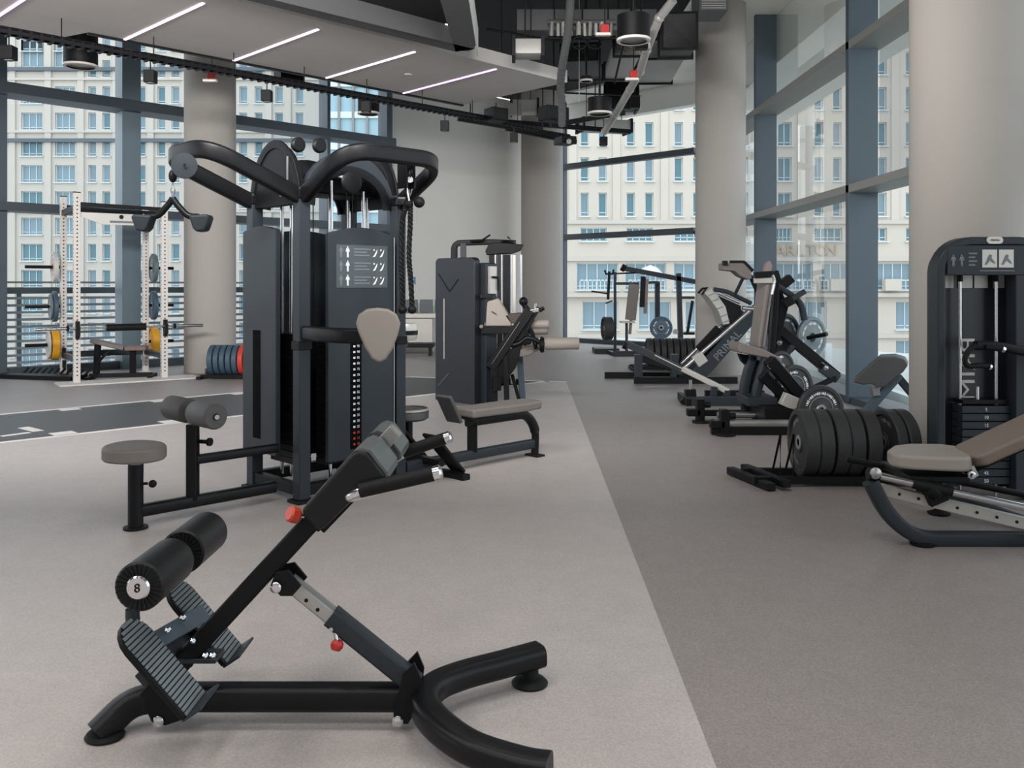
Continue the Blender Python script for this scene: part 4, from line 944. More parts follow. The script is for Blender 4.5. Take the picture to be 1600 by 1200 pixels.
# counter and bench against the white wall
ct = thing('reception_counter', 'pale low counter against the white wall, left of the leg machine', 'counter', (-2.0, 18.0, 0))
MB().mm((-2.6, 17.75, .70), (-1.45, 18.35, .79)).build('worktop', M_silver, ct, bevel=.006); MB().mm((-2.55, 17.85, 0), (-1.6, 18.3, .70)).build('cabinet', M_silver, ct, bevel=.004)
for k in range(4): 
    x = -2.52+k*.31; MB().mm((x, 18.32, .79), (x+.27, 18.36, 1.06)).build('back_panel', M_dim, ct, bevel=.004)
bc = thing('wall_bench', 'low dark padded bench at the foot of the pale counter', 'bench', (-1.75, 17.2, 0))
MB().mm((-2.5, 17.0, .16), (-1.5, 17.4, .24)).build('seat', M_dark, bc, bevel=.01)
for x in (-2.4, -1.6): MB().mm((x, 17.05, 0), (x+.05, 17.35, .16)).build('leg', M_dark, bc)
sgn = thing('wall_notice', 'small blue and white notice on the white wall beside the rope', 'sign', at(645, 455, 18.75))
p = GL(tt(647)); n_ = -N
c = p-N*.008+Zv*(at(0, 440, p.y).z); MB().bar(c-U*.05, c+U*.05, .016, .32).build('board', M_white, sgn)
MB().bar(c-U*.03-N*.009+Zv*.02, c+U*.03-N*.009+Zv*.02, .002, .16).build('print', mat('notice_blue', (70, 140, 175), .5), sgn)

# ------------------------------------------------------------ bumper plates on the floor rack, right foreground
tr2 = thing('bumper_rack', 'low black floor rack for bumper plates in the right aisle', 'plate rack', (2.2, 6.1, 0))
for y in (5.97, 6.24): MB().bar((1.62, y, .045), (2.9, y, .045), .045, .05).build('rail', M_dark, tr2, bevel=.004)
for x in (1.70, 1.80): MB().bar((x, 5.82, .03+(.02 if x > 1.75 else 0)), (x-.14, 6.36, .03+(.02 if x > 1.75 else 0)), .06, .05).build('foot', M_dark, tr2, bevel=.005)
MB().bar((2.85, 5.85, .03), (2.85, 6.35, .03), .06, .05).build('foot', M_dark, tr2, bevel=.005)
for x in (1.80, 1.89):
    MB().tube([V((x, 5.97, .06)), V((x+.01, 6.0, .34)), V((x+.03, 6.24, .06))], .008, 8).build('divider', M_dark, tr2)
bpl = plate('bumper_plate', 'thick black bumper plate, nearest to the aisle on the bumper rack', (2.0, 6.1, .275), (1, 0, 0), .228, .092, M_pl, M_steel, 'thick bumpers on the bumper rack', marks=(0, 120, 240), letters=M_dim)
for x, lb_ in ((2.095, 'second thick black bumper plate from the aisle on the bumper rack'), (2.205, 'third thick black bumper plate from the aisle on the bumper rack'), (2.30, 'fourth thick black bumper plate from the aisle on the bumper rack'), (2.41, 'fifth thick black bumper plate on the bumper rack, before the gap')):
    plate_copy(bpl, (x-2.0, 0, 0), lb_)
plate('bumper_plate', 'thin black bumper plate right of the gap on the bumper rack', (2.57, 6.1, .275), (1, .10, 0), .228, .07, M_pl, M_steel, marks=(75, 255), letters=M_dim)
plate('bumper_plate', 'outermost black bumper plate on the bumper rack, next to the column', (2.66, 6.11, .275), (1, .10, 0), .226, .08, M_pl, M_steel, marks=(75, 255), letters=M_dim)

# ------------------------------------------------------------ preacher curl pad behind it
YP = 7.4
pc_ = thing('preacher_bench', 'grey preacher curl bench with a tilted arm pad by the right window', 'exercise bench', (3.0, YP, 0))
o_ = [(1333, 598), (1336, 592), (1357, 572), (1375, 558), (1398, 557), (1414, 562), (1419, 571), (1411, 582), (1398, 592), (1384, 604), (1371, 607), (1362, 600), (1349, 602)]
MB().prism([at(x, y, YP) for x, y in o_], (.05, .10, .02)).build('arm_pad', M_grey, pc_, bevel=.012, seg=3)
MB().bar(at(1404, 586, YP+.08), at(1343, 655, YP+.08), .05, .07).build('pad_beam', M_fin, pc_, bevel=.005)
MB().bar(at(1402, 588, YP+.1), at(1442, 636, YP+.1), .05, .06).build('rear_beam', M_slate, pc_, bevel=.005)
MB().bar(at(1366, 604, YP+.06), at(1368, 618, YP+.06), .06, .06).build('pad_bracket', M_steel, pc_, bevel=.004)
MB().bar(at(1345, 652, YP+.08), at(1345, 446+1876/YP-4, YP+.08), .06, .06).build('post', M_slate, pc_, bevel=.005)
MB().bar(V((at(1345, 0, YP).x, YP-.3, .03)), V((at(1345, 0, YP).x, YP+.5, .03)), .07, .06).build('foot', M_dark, pc_, bevel=.005)
MB().bar(V((at(1345, 0, YP).x, YP+.1, .04)), V((at(1440, 0, YP).x, YP+.1, .04)), .07, .06).build('base_beam', M_slate, pc_, bevel=.005)
MB().bar(at(1442, 636, YP+.1), V((at(1442, 0, YP).x, YP+.1, .04)), .06, .06).build('rear_post', M_slate, pc_, bevel=.005)

# ------------------------------------------------------------ selectorised machine at the right edge
YM = 5.55
wm = thing('weight_stack_machine', 'slate weight stack machine with rounded frame against the right column', 'gym machine', (2.95, YM+.15, 0))
XL, XR_, ZTM = at(1465, 0, YM).x, at(1648, 0, YM).x, at(0, 370, YM).z
def outline(inset, r, y, z0=.03):
    a, c, t = XL+inset, XR_-inset, ZTM-inset; n = 8
    pts = [V((a, y, z0))]+[V((a+r-r*math.cos(math.pi/2*k/n), y, t-r+r*math.sin(math.pi/2*k/n))) for k in range(n+1)]
    pts += [V((c-r+r*math.sin(math.pi/2*k/n), y, t-r+r*math.cos(math.pi/2*k/n))) for k in range(n+1)]+[V((c, y, z0))]
    return pts
m = MB(); A_, B2 = outline(0, .215, YM), outline(.052, .165, YM); n_ = len(A_)
vs = A_+B2+[p+V((0, .13, 0)) for p in A_]+[p+V((0, .13, 0)) for p in B2]; fs = []
for i in range(n_-1):
    fs += [(i, i+1, n_+i+1, n_+i), (2*n_+i, 3*n_+i, 3*n_+i+1, 2*n_+i+1), (i, 2*n_+i, 2*n_+i+1, i+1), (n_+i, n_+i+1, 3*n_+i+1, 3*n_+i)]
fs += [(0, n_, 3*n_, 2*n_), (n_-1, 3*n_-1, 4*n_-1, 2*n_-1)]
m.add(vs, fs); m.build('frame', M_slate, wm, bevel=.012, seg=3)
m = MB(); m.prism(outline(.04, .18, YM+.20, .05), (0, .025, 0)); bs = m.build('back_shield', mat('shield_blue_black', (24, 28, 34), .35, 0, .05, 3), wm)
m = MB(); m.mm((XL+.06, YM-.004, at(0, 430, YM).z), (XR_-.055, YM+.02, at(0, 383, YM).z)); plk = m.build('placard', M_slate, wm, bevel=.006)
for x0, x1 in ((1534, 1557), (1560, 1583)):
    p, q = at(x0, 418, YM), at(x1, 390, YM); o = MB().mm((p.x, YM-.007, p.z), (q.x, YM-.004, q.z)).build('picture_panel', M_silver, wm); o.parent = plk
    c = at((x0+x1)/2, 406, YM)+V((0, -.0085, 0)); f_ = MB()
    f_.prism([c+V((x, 0, z)) for x, z in ((-.03, -.03), (-.02, -.032), (.0, -.005), (.03, -.025), (.033, -.018), (.01, .012), (.014, .028), (.002, .034), (-.008, .022))], (0, -.0008, 0))
    o = f_.build('pictogram', M_dim, wm, smooth=False); o.parent = plk
for px in (1489, 1502):
    o = figure(at(px, 407, YM)+V((0, -.006, 0)), .075, (1, 0, 0), Zv, M_dim, wm); o.parent = plk
for k in range(4):
    o = MB().bar(at(1513, 396+k*6, YM)+V((0, -.006, 0)), at(1526-k % 2*3, 396+k*6, YM)+V((0, -.006, 0)), .0012, .010).build('caption_line', M_dim, wm, smooth=False); o.parent = plk
o = MB().bar(at(1530, 423, YM)+V((0, -.006, 0)), at(1584, 423, YM)+V((0, -.006, 0)), .0012, .006).build('caption_line', M_dim, wm, smooth=False); o.parent = plk
p, q = at(1542, 382, YM), at(1565, 369, YM); zc = (p.z+q.z)/2; m = MB(); cx = (p.x+q.x)/2
m.prism([V((cx+sx*(.028)+.022*math.cos(a), YM-.012, zc+.022*math.sin(a))) for sx, a0 in ((1, -90), (-1, 90)) for a in [math.radians(a0+30*k) for k in range(7)]], (0, .02, 0)); bdg = m.build('badge', M_white, wm)
text('badge_text', 'PRIMAL', .018, (cx, YM-.0135, zc), (1, 0, 0), Zv, M_dark, bdg, .0005)
for x0, x1 in ((1476, 1494), (1503, 1524), (1527, 1548), (1558, 1574)):
    p, q = at(x0, 450, YM+.15), at(x1, 430, YM+.15); MB().mm((p.x, YM+.185, p.z), (q.x, YM+.199, q.z)).build('shield_panel', M_silver, wm)
for px in (1500, 1556):
    MB().cyl(at(px, 428, YM+.13), at(px, 800, YM+.13), .0105, n=14).build('guide_rod', M_chrome, wm)
    MB().cyl(at(px, 428, YM+.13), at(px, 440, YM+.13), .017, n=12).build('rod_bushing', M_dark, wm)
p = at(1514, 580, YM+.19)
tx = text('brand_letters', 'PRIMAL', .105, (p.x, YM+.196, at(0, 604, YM+.19).z), (0, 0, -1), (-1, 0, 0), M_white, bs, .0015, fit=(.63, .09))
MB().mm((at(1588, 0, YM).x, YM+.004, .03), (at(1630, 0, YM).x, YM+.12, ZTM-.05)).build('side_post', M_slate, wm, bevel=.006)
for v in tx.data.vertices: pass
for k in range(15):
    z = at(0, 638, YM+.12).z-k*.05
    if z < .07: break
    MB().mm((at(1496, 0, YM+.12).x, YM+.06, z-.022), (at(1570, 0, YM+.12).x, YM+.19, z+.022)).build('weight_plate', M_slate, wm, bevel=.003)
    text('weight_number', str(5+5*k), .03, (at(1541, 0, YM+.06).x, YM+.058, z), (1, 0, 0), Zv, M_print, wm, .0005)
MB().mm((at(1498, 0, YM+.12).x, YM+.07, at(0, 634, YM).z), (at(1567, 0, YM+.12).x, YM+.18, at(0, 627, YM).z)).build('top_plate', M_dark, wm, bevel=.003)
MB().cyl(at(1527, 604, YM+.1), at(1527, 628, YM+.1), .012, n=10).build('selector_rod', M_chrome, wm)
MB().mm((XL-.01, YM-.03, 0), (XL+.1, YM+.28, .03)).build('foot', M_rubber, wm, bevel=.004); MB().mm((XR_-.1, YM-.03, 0), (XR_+.01, YM+.28, .03)).build('foot', M_rubber, wm, bevel=.004)
ym = YM-.10
m = MB(); m.rtube(spline([at(1640, 551, ym), at(1600, 549, ym), at(1572, 543, ym), at(1548, 540, ym), at(1524, 540, ym)]), .06, .055, .3); m.build('lever_arm', M_dark, wm)
m = MB(); m.tube(spline([at(1526, 540, ym-.02), at(1516, 545, ym-.02), at(1509, 557, ym-.02), at(1508, 566, ym-.02), at(1514, 572, ym-.02), at(1530, 571, ym-.02), at(1546, 573, ym-.02)]), .017, 10); m.build('grip_handle', M_rubber, wm)
MB().cyl(at(1545, 573, ym-.02), at(1548, 574, ym-.02), .02, n=12).build('grip_cap', M_chrome, wm)
m = MB(); m.tube([at(1540, 542, ym-.03), at(1566, 546, ym-.05)], .017, 10); m.build('grip_handle', M_rubber, wm); MB().cyl(at(1565, 545, ym-.05), at(1569, 547, ym-.05), .02, n=12).build('grip_cap', M_chrome, wm)
MB().bar(V((XR_-.05, YM+.1, at(0, 551, ym).z)), at(1640, 551, ym), .06, .06).build('lever_mount', M_dark, wm)

# ------------------------------------------------------------ sliding bench in the right foreground
YB = 4.63
sb = thing('sliding_bench', 'low sled bench with beige seat and back pad, right foreground', 'exercise bench', (2.5, YB, 0))
def sbp(px, py, y=YB): return at(px, py, y)
fp_ = arc_pts([sbp(1360, 752), sbp(1386, 805), sbp(1432, 842), sbp(1520, 842), sbp(1660, 843)], .14, 7)
MB().rtube(fp_, .075, .075, .22).build('curved_frame', M_slate, sb)
fp2 = arc_pts([sbp(1476, 775, 5.2), sbp(1520, 786, 5.15), sbp(1600, 816, 4.95), sbp(1690, 838, YB)], .2, 5)
MB().rtube(fp2, .06, .06, .22).build('rear_frame', M_slate, sb)
for px, py, y in ((1442, 850, YB), (1467, 800, 5.25)):
    p = at(px, py, y); MB().lathe((p.x, p.y, 0), Zv, [(.001, 0), (.06, 0), (.065, .01), (.04, .02), (.025, .025), (.025, .07), (.001, .07)], 22).build('foot', M_rubber, sb)
MB().bar(at(1467, 795, 5.3), at(1466, 768, 5.25), .05, .05).build('rear_post', M_dark, sb, bevel=.004)
ra, rb = sbp(1362, 741, 4.62), sbp(1660, 806, 4.45)
MB().cyl(ra, rb, .020, n=18).build('guide_tube', M_chrome, sb)
e = (rb-ra); MB().cyl(ra+e*.22, ra+e*.43, .027, n=16).build('tube_sleeve', M_rubber, sb)
MB().cyl(ra+V((0, .35, .01)), rb+V((.08, .35, .01)), .018, n=16).build('guide_tube', M_dark, sb)
la, l_b = sbp(1366, 762, 4.72), sbp(1680, 836, 4.5)
MB().bar(la, l_b, .045, .06).build('perforated_beam', M_silver, sb, bevel=.004)
d2 = l_b-la
for k in range(8):
    c = la+d2*(.12+.085*k*1.15)+V((0, -.024, 0)); MB().cyl(c, c+V((0, -.003, 0)), .008, n=10).build('beam_hole', M_dark, sb)
MB().cyl(ra+V((-.02, 0, 0)), ra+V((.035, 0, -.005)), .032, n=16).build('end_cap', M_dark, sb)
MB().lathe(ra+V((.01, -.02, .01)), (0, -1, 0), [(.001, 0), (.03, 0), (.03, .01), (.012, .02), (.001, .02)], 14).build('roller_wheel', M_steel, sb)
m = MB(); m.mm(sbp(1416, 752)+V((0, -.05, 0)), sbp(1510, 741)+V((0, .35, 0))); m.build('carriage', M_dark, sb, bevel=.01)
m = MB(); m.bar(sbp(1452, 752), sbp(1466, 785), .06, .10); m.sphere(sbp(1458, 766, 4.58), .05); m.build('carriage_bracket', M_dark, sb, bevel=.004)
so = []
for x, y in ((1386, 4.75), (1390, 4.66), (1402, 4.60), (1430, 4.56), (1470, 4.53), (1505, 4.51), (1518, 4.52)): so.append(V((at(x, 0, y).x, y, 0)))
for x, y in ((1520, 4.60), (1500, 4.84), (1470, 4.92), (1420, 4.93), (1396, 4.88)): so.append(V((at(x, 0, y).x, y, 0)))
zt_ = at(0, 716, 4.6).z; m = MB(); m.prism([p+Zv*(zt_-.055) for p in so], Zv*.075); m.build('seat_pad', M_beige, sb, bevel=.02, seg=3)
MB().lathe(sbp(1517, 742, 4.5), (0, -1, 0), [(.012, -.004), (.02, 0), (.02, .012), (.012, .014)], 16).build('pivot_bush', M_chrome, sb)
MB().bar(sbp(1518, 728, 4.55), sbp(1526, 744, 4.55), .012, .02).build('latch', M_steel, sb)
a0, a1 = at(1500, 708, 4.68), at(1680, 626, 4.42)
dd = (a1-a0).normalized(); wv = V((.12, .99, 0)); nn = dd.cross(wv).normalized(); nn = nn if nn.z > 0 else -nn
m = MB(); pl = []
for x, y in ((-.005, -.10), (.04, -.165), (.9, -.165), (.9, .165), (.04, .165), (-.005, .11)): pl.append(a0+dd*x+wv*y)
m.prism([p-nn*.065 for p in pl], nn*.065); m.build('back_pad', M_brown, sb, bevel=.018, seg=3)
MB().bar(a0-nn*.09-dd*.03, a0+dd*.7-nn*.09, .12, .05).build('pad_frame', M_dark, sb, bevel=.004)
MB().bar(a0+dd*.5-nn*.1, V((a0.x+.55, 4.6, .05)), .05, .05).build('pad_strut', M_dark, sb, bevel=.004)

# ------------------------------------------------------------ plate-loaded machine in the right aisle
YH = 8.7
hs_ = thing('plate_loaded_machine', 'black plate loaded squat machine with tall taupe back pad by the right window', 'gym machine', (2.6, YH, 0))
def hp_(px, py, y=YH): return at(px, py, y)
def hb(n_, a, b_, w_, h_, m_=M_black, up=(0, 1, 0), root=None, bev=.006): return MB().bar(a, b_, w_, h_, up).build(n_, m_, root or hs_, bevel=bev)
# base
y1, y2, y3 = 8.05, 8.45, 8.8
MB().cyl(V((1.83, y1, .10)), V((3.05, y1, .10)), .038, n=16).build('base_tube', M_steel, hs_)
hb('base_rail', V((1.80, y1, .04)), V((3.05, y1, .04)), .07, .07)
MB().cyl(V((1.95, y2, .12)), V((3.1, y2, .12)), .03, n=14).build('base_tube', M_steel, hs_)
hb('base_rail', V((1.9, y2, .05)), V((3.1, y2, .05)), .06, .06); hb('base_rail', V((1.82, y3, .09)), V((3.1, y3, .09)), .06, .06)
for x, y in ((1.92, y1), (1.86, y3)):
    MB().mm((x-.04, y-.05, .0), (x+.04, y+.05, .23)).build('base_post', M_dark, hs_, bevel=.008)
    MB().cyl(V((x, y, .17)), V((x+.1, y, .17)), .03, n=12).build('band_peg', M_dark, hs_); MB().mm((x-.13, y-.05, .06), (x, y+.05, .13)).build('band_block', M_dark, hs_, bevel=.008)
    MB().lathe((x, y-.05, 0), Zv, [(.001, 0), (.09, 0), (.09, .02), (.001, .02)], 16).build('foot', M_rubber, hs_)
MB().mm((2.30, 8.1, .07), (2.9, 8.75, .24)).build('base_box', M_dark, hs_, bevel=.01)
MB().mm((2.20, 8.3, .22), (2.48, 8.75, .30)).build('base_plate', M_slate, hs_, bevel=.006)
# seat pedestal
m = MB(); m.rtube(spline([hp_(1166, 645), hp_(1162, 615), hp_(1167, 585), hp_(1176, 556)]), .08, .11, .25, (0, 1, 0)); m.build('pedestal_leg', M_slate, hs_)
m = MB(); m.rtube(spline([hp_(1184, 645, 8.5), hp_(1182, 615, 8.5), hp_(1188, 590, 8.5), hp_(1197, 560, 8.5)]), .08, .11, .25, (0, 1, 0)); m.build('pedestal_leg', M_slate, hs_)
m = MB(); m.prism([hp_(1168, 560), hp_(1196, 565), hp_(1184, 640), hp_(1166, 640)], (0, .03, 0)); m.build('pedestal_web', M_dark, hs_)
m = MB(); m.prism([hp_(1153, 541, 8.5), hp_(1156, 535, 8.5), hp_(1192, 545, 8.5), hp_(1222, 560, 8.5), hp_(1222, 568, 8.5), hp_(1196, 559, 8.5), hp_(1154, 551, 8.5)], (0, .38, 0)); m.build('seat_pad', M_taupe, hs_, bevel=.015)
m = MB(); m.prism([hp_(1155, 553), hp_(1176, 556), hp_(1168, 573), hp_(1160, 565)], (0, .1, 0)); m.build('seat_bracket', M_dark, hs_, bevel=.004)
# back pad
b0, b1 = hp_(1182, 545, 8.75), hp_(1197, 433, 8.85)
MB().bar(b0, b1, .22, .08, V((1, .2, .1))).build('back_pad', M_taupe, hs_, bevel=.02)
MB().bar(b0+V((.02, -.11, .02)), b1+V((.02, -.11, -.02)), .006, .02, (0, 1, 0)).build('pad_seam', M_grey, hs_)
hb('back_frame', hp_(1204, 560, 8.95), hp_(1213, 440, 9.0), .05, .10, M_dark)
hb('shoulder_bar', hp_(1178, 430, 8.7), hp_(1207, 428, 8.7), .06, .06, M_dark); hb('pad_top', hp_(1178, 437, 8.72), hp_(1206, 437, 8.72), .07, .05, M_silver)
m = MB(); m.tube(spline([hp_(1207, 430, 8.6), hp_(1210, 440, 8.6), hp_(1206, 460, 8.6)]), .014, 8); m.build('release_handle', M_steel, hs_)
m = MB(); m.prism([hp_(1195, 424, 8.8), hp_(1198, 412, 8.8), hp_(1203, 407, 8.8), hp_(1207, 415, 8.8), hp_(1205, 428, 8.8)], (0, .1, 0)); m.build('head_pad', mat('rosy_grey_pad', (134, 116, 114), .6), hs_, bevel=.01)
# levers
hb('main_beam', hp_(1201, 562, 8.3), hp_(1262, 632, 8.3), .10, .15, M_dark); MB().bar(hp_(1211, 556, 8.24), hp_(1262, 617, 8.24), .006, .012, (0, 1, 0)).build('beam_edge', M_steel, hs_)
MB().lathe(hp_(1204, 572, 8.24), (0, -1, 0), [(.014, -.01), (.03, 0), (.03, .006), (.014, .008)], 20).build('pivot_ring', M_chrome, hs_)
hb('support_beam', hp_(1190, 585, 8.4), hp_(1238, 632, 8.4), .09, .10, M_black)
hb('foot_block', hp_(1222, 622, 8.15), hp_(1244, 632, 8.15), .12, .10, M_silver)
hb('lever_beam', hp_(1190, 492, 9.4), hp_(1306, 588, 9.4), .10, .14, M_dark); hb('lever_tip', hp_(1284, 574, 9.33), hp_(1308, 592, 9.33), .10, .10, M_slate)
MB().bar(hp_(1284, 566, 9.3), hp_(1309, 584, 9.3), .006, .012, (0, 1, 0)).build('beam_edge', M_steel, hs_)
hb('tip_brace', hp_(1306, 590, 9.3), hp_(1272, 606, 9.3), .05, .06, M_dark)
m = MB(); m.rtube(spline([hp_(1205, 440, 9.2), hp_(1222, 452, 9.2), hp_(1240, 464, 9.2), hp_(1252, 478, 9.2), hp_(1257, 500, 9.2)]), .06, .075, .3, (0, 1, 0)); m.build('curved_arm', M_slate, hs_)
hb('stop_block', hp_(1220, 447, 9.3), hp_(1236, 434, 9.3), .09, .12, M_dark); hb('top_block', hp_(1209, 424, 9.3), hp_(1216, 446, 9.3), .08, .08, M_dark)
hb('handle', hp_(1238, 467, 9.1), hp_(1258, 455, 9.1), .05, .05, M_slate); hb('handle_hub', hp_(1224, 475, 9.1), hp_(1238, 468, 9.1), .09, .09, M_dark)
m = MB(); m.prism([hp_(1206, 440, 9.3), hp_(1222, 455, 9.3), hp_(1232, 480, 9.3), hp_(1222, 520, 9.3), hp_(1210, 560, 9.3), hp_(1200, 520, 9.3)], (0, .06, 0)); m.build('side_plate', M_dark, hs_, bevel=.005)
hb('rear_strut', hp_(1238, 540, 9.2), hp_(1216, 575, 9.2), .05, .06, M_slate)
MB().cyl(hp_(1262, 528, 9.5), hp_(1292, 522, 9.30), .022, n=12).build('plate_horn', M_dark, hs_)
MB().cyl(hp_(1240, 610, 8.6), hp_(1246, 612, 8.45), .022, n=12).build('plate_horn', M_dark, hs_)
for px, py in ((1218, 536), (1195, 545), (1290, 575)): MB().lathe(hp_(px, py, 8.6), (0, -1, 0), [(.001, 0), (.024, 0), (.024, .012), (.001, .014)], 12).build('bolt', M_chrome, hs_)
plate('weight_plate', 'grey iron plate on the raised horn of the plate loaded machine', hp_(1268, 527, 9.62), (.52, -.85, 0), .225, .04, M_plg, M_dark, marks=(90, 270, 30, 150, 210, 330), hub=.2)
plate('weight_plate', 'dark plate behind the grey plate on the plate loaded machine', hp_(1226, 522, 9.62), (.52, -.85, 0), .225, .05, M_pl, M_dark, marks=(90, 150))
plate('weight_plate', 'dark plate low on the plate loaded machine, above the floor plate', hp_(1240, 606, 8.55), (.38, -.92, 0), .225, .05, M_pl, M_steel, marks=(80, 0, 160), ring=M_dim)
plate('weight_plate', 'dark plate partly hidden below the main lever of the plate loaded machine', hp_(1219, 575, 9.0), (.38, -.92, 0), .17, .04, M_pl, M_steel, marks=(80, 20))
plate('weight_plate', 'black plate standing upright on the floor behind the bumper rack', (2.79, 8.05, .225), (.2, -1, 0), .225, .05, M_pl, M_steel, marks=(90, 140, 40, 200), ring=M_dim)

# ------------------------------------------------------------ lever row with a long inclined bar
YR = 10.1
tbr = thing('lever_row_machine', 'low black row machine with a long silver inclined lever bar', 'gym machine', (2.1, YR, 0))
def rp_(px, py, y=YR): return at(px, py, y)
MB().bar(rp_(977, 536, 10.5), rp_(1068, 579, 10.3), .07, .08).build('lever_bar', M_slate, tbr, bevel=.008); MB().bar(rp_(1066, 576, 10.3), rp_(1138, 612), .07, .06).build('lever_bar', M_silver, tbr, bevel=.008)
MB().bar(rp_(980, 533, 10.5), rp_(1130, 607, 10.12), .05, .012).build('lever_cap', M_silver, tbr)
MB().cyl(rp_(974, 538, 10.5), rp_(979, 540, 10.5), .05, n=14).build('end_cap', M_dark, tbr)
for px in (1136, 1116): hb('lever_post', rp_(px, 604 if px < 1120 else 610), rp_(px-3, 632), .06, .09, M_slate, root=tbr)
hb('stop_post', rp_(1078, 608), rp_(1080, 632), .12, .10, M_dark, root=tbr); MB().cyl(rp_(1079, 594), rp_(1079, 610), .018, n=10).build('stop_rod', M_chrome, tbr)
hb('base_beam', V((1.95, YR-.1, .04)), V((2.95, YR-.1, .04)), .12, .08, M_slate, root=tbr); hb('base_beam', V((2.3, YR+.5, .04)), V((3.0, YR+.5, .04)), .12, .08, M_dark, root=tbr)
hb('base_cross', V((1.98, YR-.15, .04)), V((2.0, YR+.5, .04)), .08, .06, M_dark, root=tbr); hb('handle_block', rp_(1066, 622), rp_(1076, 632), .10, .10, M_dark, root=tbr)

# ------------------------------------------------------------ incline leg press
YL = 12.2
lp = thing('leg_press', 'black incline leg press with pale footplate before the far column', 'gym machine', (2.6, YL, 0))
def lpp(px, py, y=YL): return at(px, py, y)
for y in (YL, YL+.6):
    hb('rail_beam', lpp(1090, 588, y) if y == YL else lpp(1090, 588, YL)+V((0, .6, 0)), lpp(1178, 488, y) if y == YL else lpp(1178, 488, YL)+V((0, .6, 0)), .19, .07, M_slate, root=lp)
MB().cyl(lpp(1069, 575, YL-.02), lpp(1180, 478, YL-.02), .03, n=14).build('guide_rail', M_steel, lp); MB().cyl(lpp(1064, 569, YL+.35), lpp(1136, 500, YL+.35), .025, n=12).build('guide_rail', M_steel, lp)
hb('carriage', lpp(1098, 553, YL+.1), lpp(1130, 519, YL+.1), .28, .05, M_dark, root=lp); hb('carriage_block', lpp(1086, 566, YL), lpp(1100, 556, YL), .16, .10, M_silver, root=lp)
text('brand_letters', 'PRIMAL', .15, lpp(1136, 540, YL)+V((0, -.036, 0)), (lpp(1178, 488)-lpp(1090, 588)), V((-.75, 0, .66)), M_dim, lp, .001)
fo = [(1100, 458), (1112, 450), (1118, 456), (1134, 478), (1141, 506), (1130, 508), (1122, 486), (1108, 466)]
MB().prism([lpp(x, y) for x, y in fo], (0, .4, 0)).build('foot_platform', M_silver, lp, bevel=.012)
for i in range(5):
    p, q = [(1111, 461), (1117, 470), (1124, 482), (1130, 494), (1134, 503)][i], None
    MB().bar(lpp(p[0]-4, p[1]+1, YL-.004), lpp(p[0]+6, p[1]-3, YL-.004), .008, .012, (0, 1, 0)).build('tread', M_dim, lp, smooth=False)
MB().tube([lpp(1091, 458), lpp(1098, 451), lpp(1105, 449), lpp(1097, 460)], .018, 8).build('top_lug', M_dark, lp)
m = MB(); m.prism([lpp(1122, 462), lpp(1158, 478), lpp(1158, 492), lpp(1146, 505), lpp(1140, 506), lpp(1134, 480)], (0, .06, 0)); m.build('side_plate', M_dark, lp, bevel=.005)
m = MB(); m.rtube(spline([lpp(1115, 452), lpp(1136, 456), lpp(1155, 465), lpp(1174, 474)]), .06, .06, .3, (0, 1, 0)); m.build('push_arm', M_slate, lp); MB().cyl(lpp(1122, 458, YL-.05), lpp(1156, 473, YL-.05), .022, n=10).build('arm_rail', M_chrome, lp)
hb('rear_tower', lpp(1182, 488, YL+.3), V((lpp(1182, 488).x, YL+.3, .03)), .09, .10, M_dark, root=lp)
MB().cyl(lpp(1160, 481, YL-.05), lpp(1190, 484, YL-.05), .03, n=12).build('plate_horn', M_chrome, lp)
# shoulder pad yoke
m = MB(); m.prism([lpp(1129, 411, 11.6), lpp(1140, 411, 11.6), lpp(1162, 411, 11.6), lpp(1174, 424, 11.6), lpp(1175, 436, 11.6), lpp(1168, 437, 11.6), lpp(1156, 431, 11.6), lpp(1148, 424, 11.6), lpp(1129, 422, 11.6)], (0, .25, 0)); m.build('shoulder_pad', M_taupe, lp, bevel=.015)
hb('pad_shell', lpp(1140, 410, 11.65), lpp(1163, 410, 11.65), .05, .05, M_dark, root=lp); hb('pad_shell', lpp(1162, 410, 11.65), lpp(1176, 424, 11.65), .05, .05, M_dark, root=lp); hb('pad_shell', lpp(1129, 411, 11.58), lpp(1136, 411, 11.58), .06, .10, M_dark, root=lp)
hb('pad_post', lpp(1161, 434, 11.75), lpp(1148, 461, 11.9), .04, .04, M_slate, root=lp); hb('pad_link', lpp(1172, 430, 11.7), lpp(1190, 470, 12.0), .05, .06, M_dark, root=lp)
for x0, x1, y in ((1.68, 3.1, YL+.05), (1.35, 2.6, YL+.75)): hb('base_beam', V((x0, y, .04)), V((x1, y, .04)), .10, .08, M_dark, root=lp)
for px in (999, 1056): hb('base_post', V((lpp(px, 0).x, YL+.1, .03)), V((lpp(px, 0).x, YL+.1, .40)), .10, .12, M_slate, root=lp)
hb('seat_frame', lpp(1000, 560, YL+.1), lpp(1062, 575, YL+.1), .10, .10, M_dark, root=lp)
hb('front_beam', lpp(1056, 590, YL+.1), lpp(1092, 585, YL+.1), .10, .12, M_dark, root=lp)

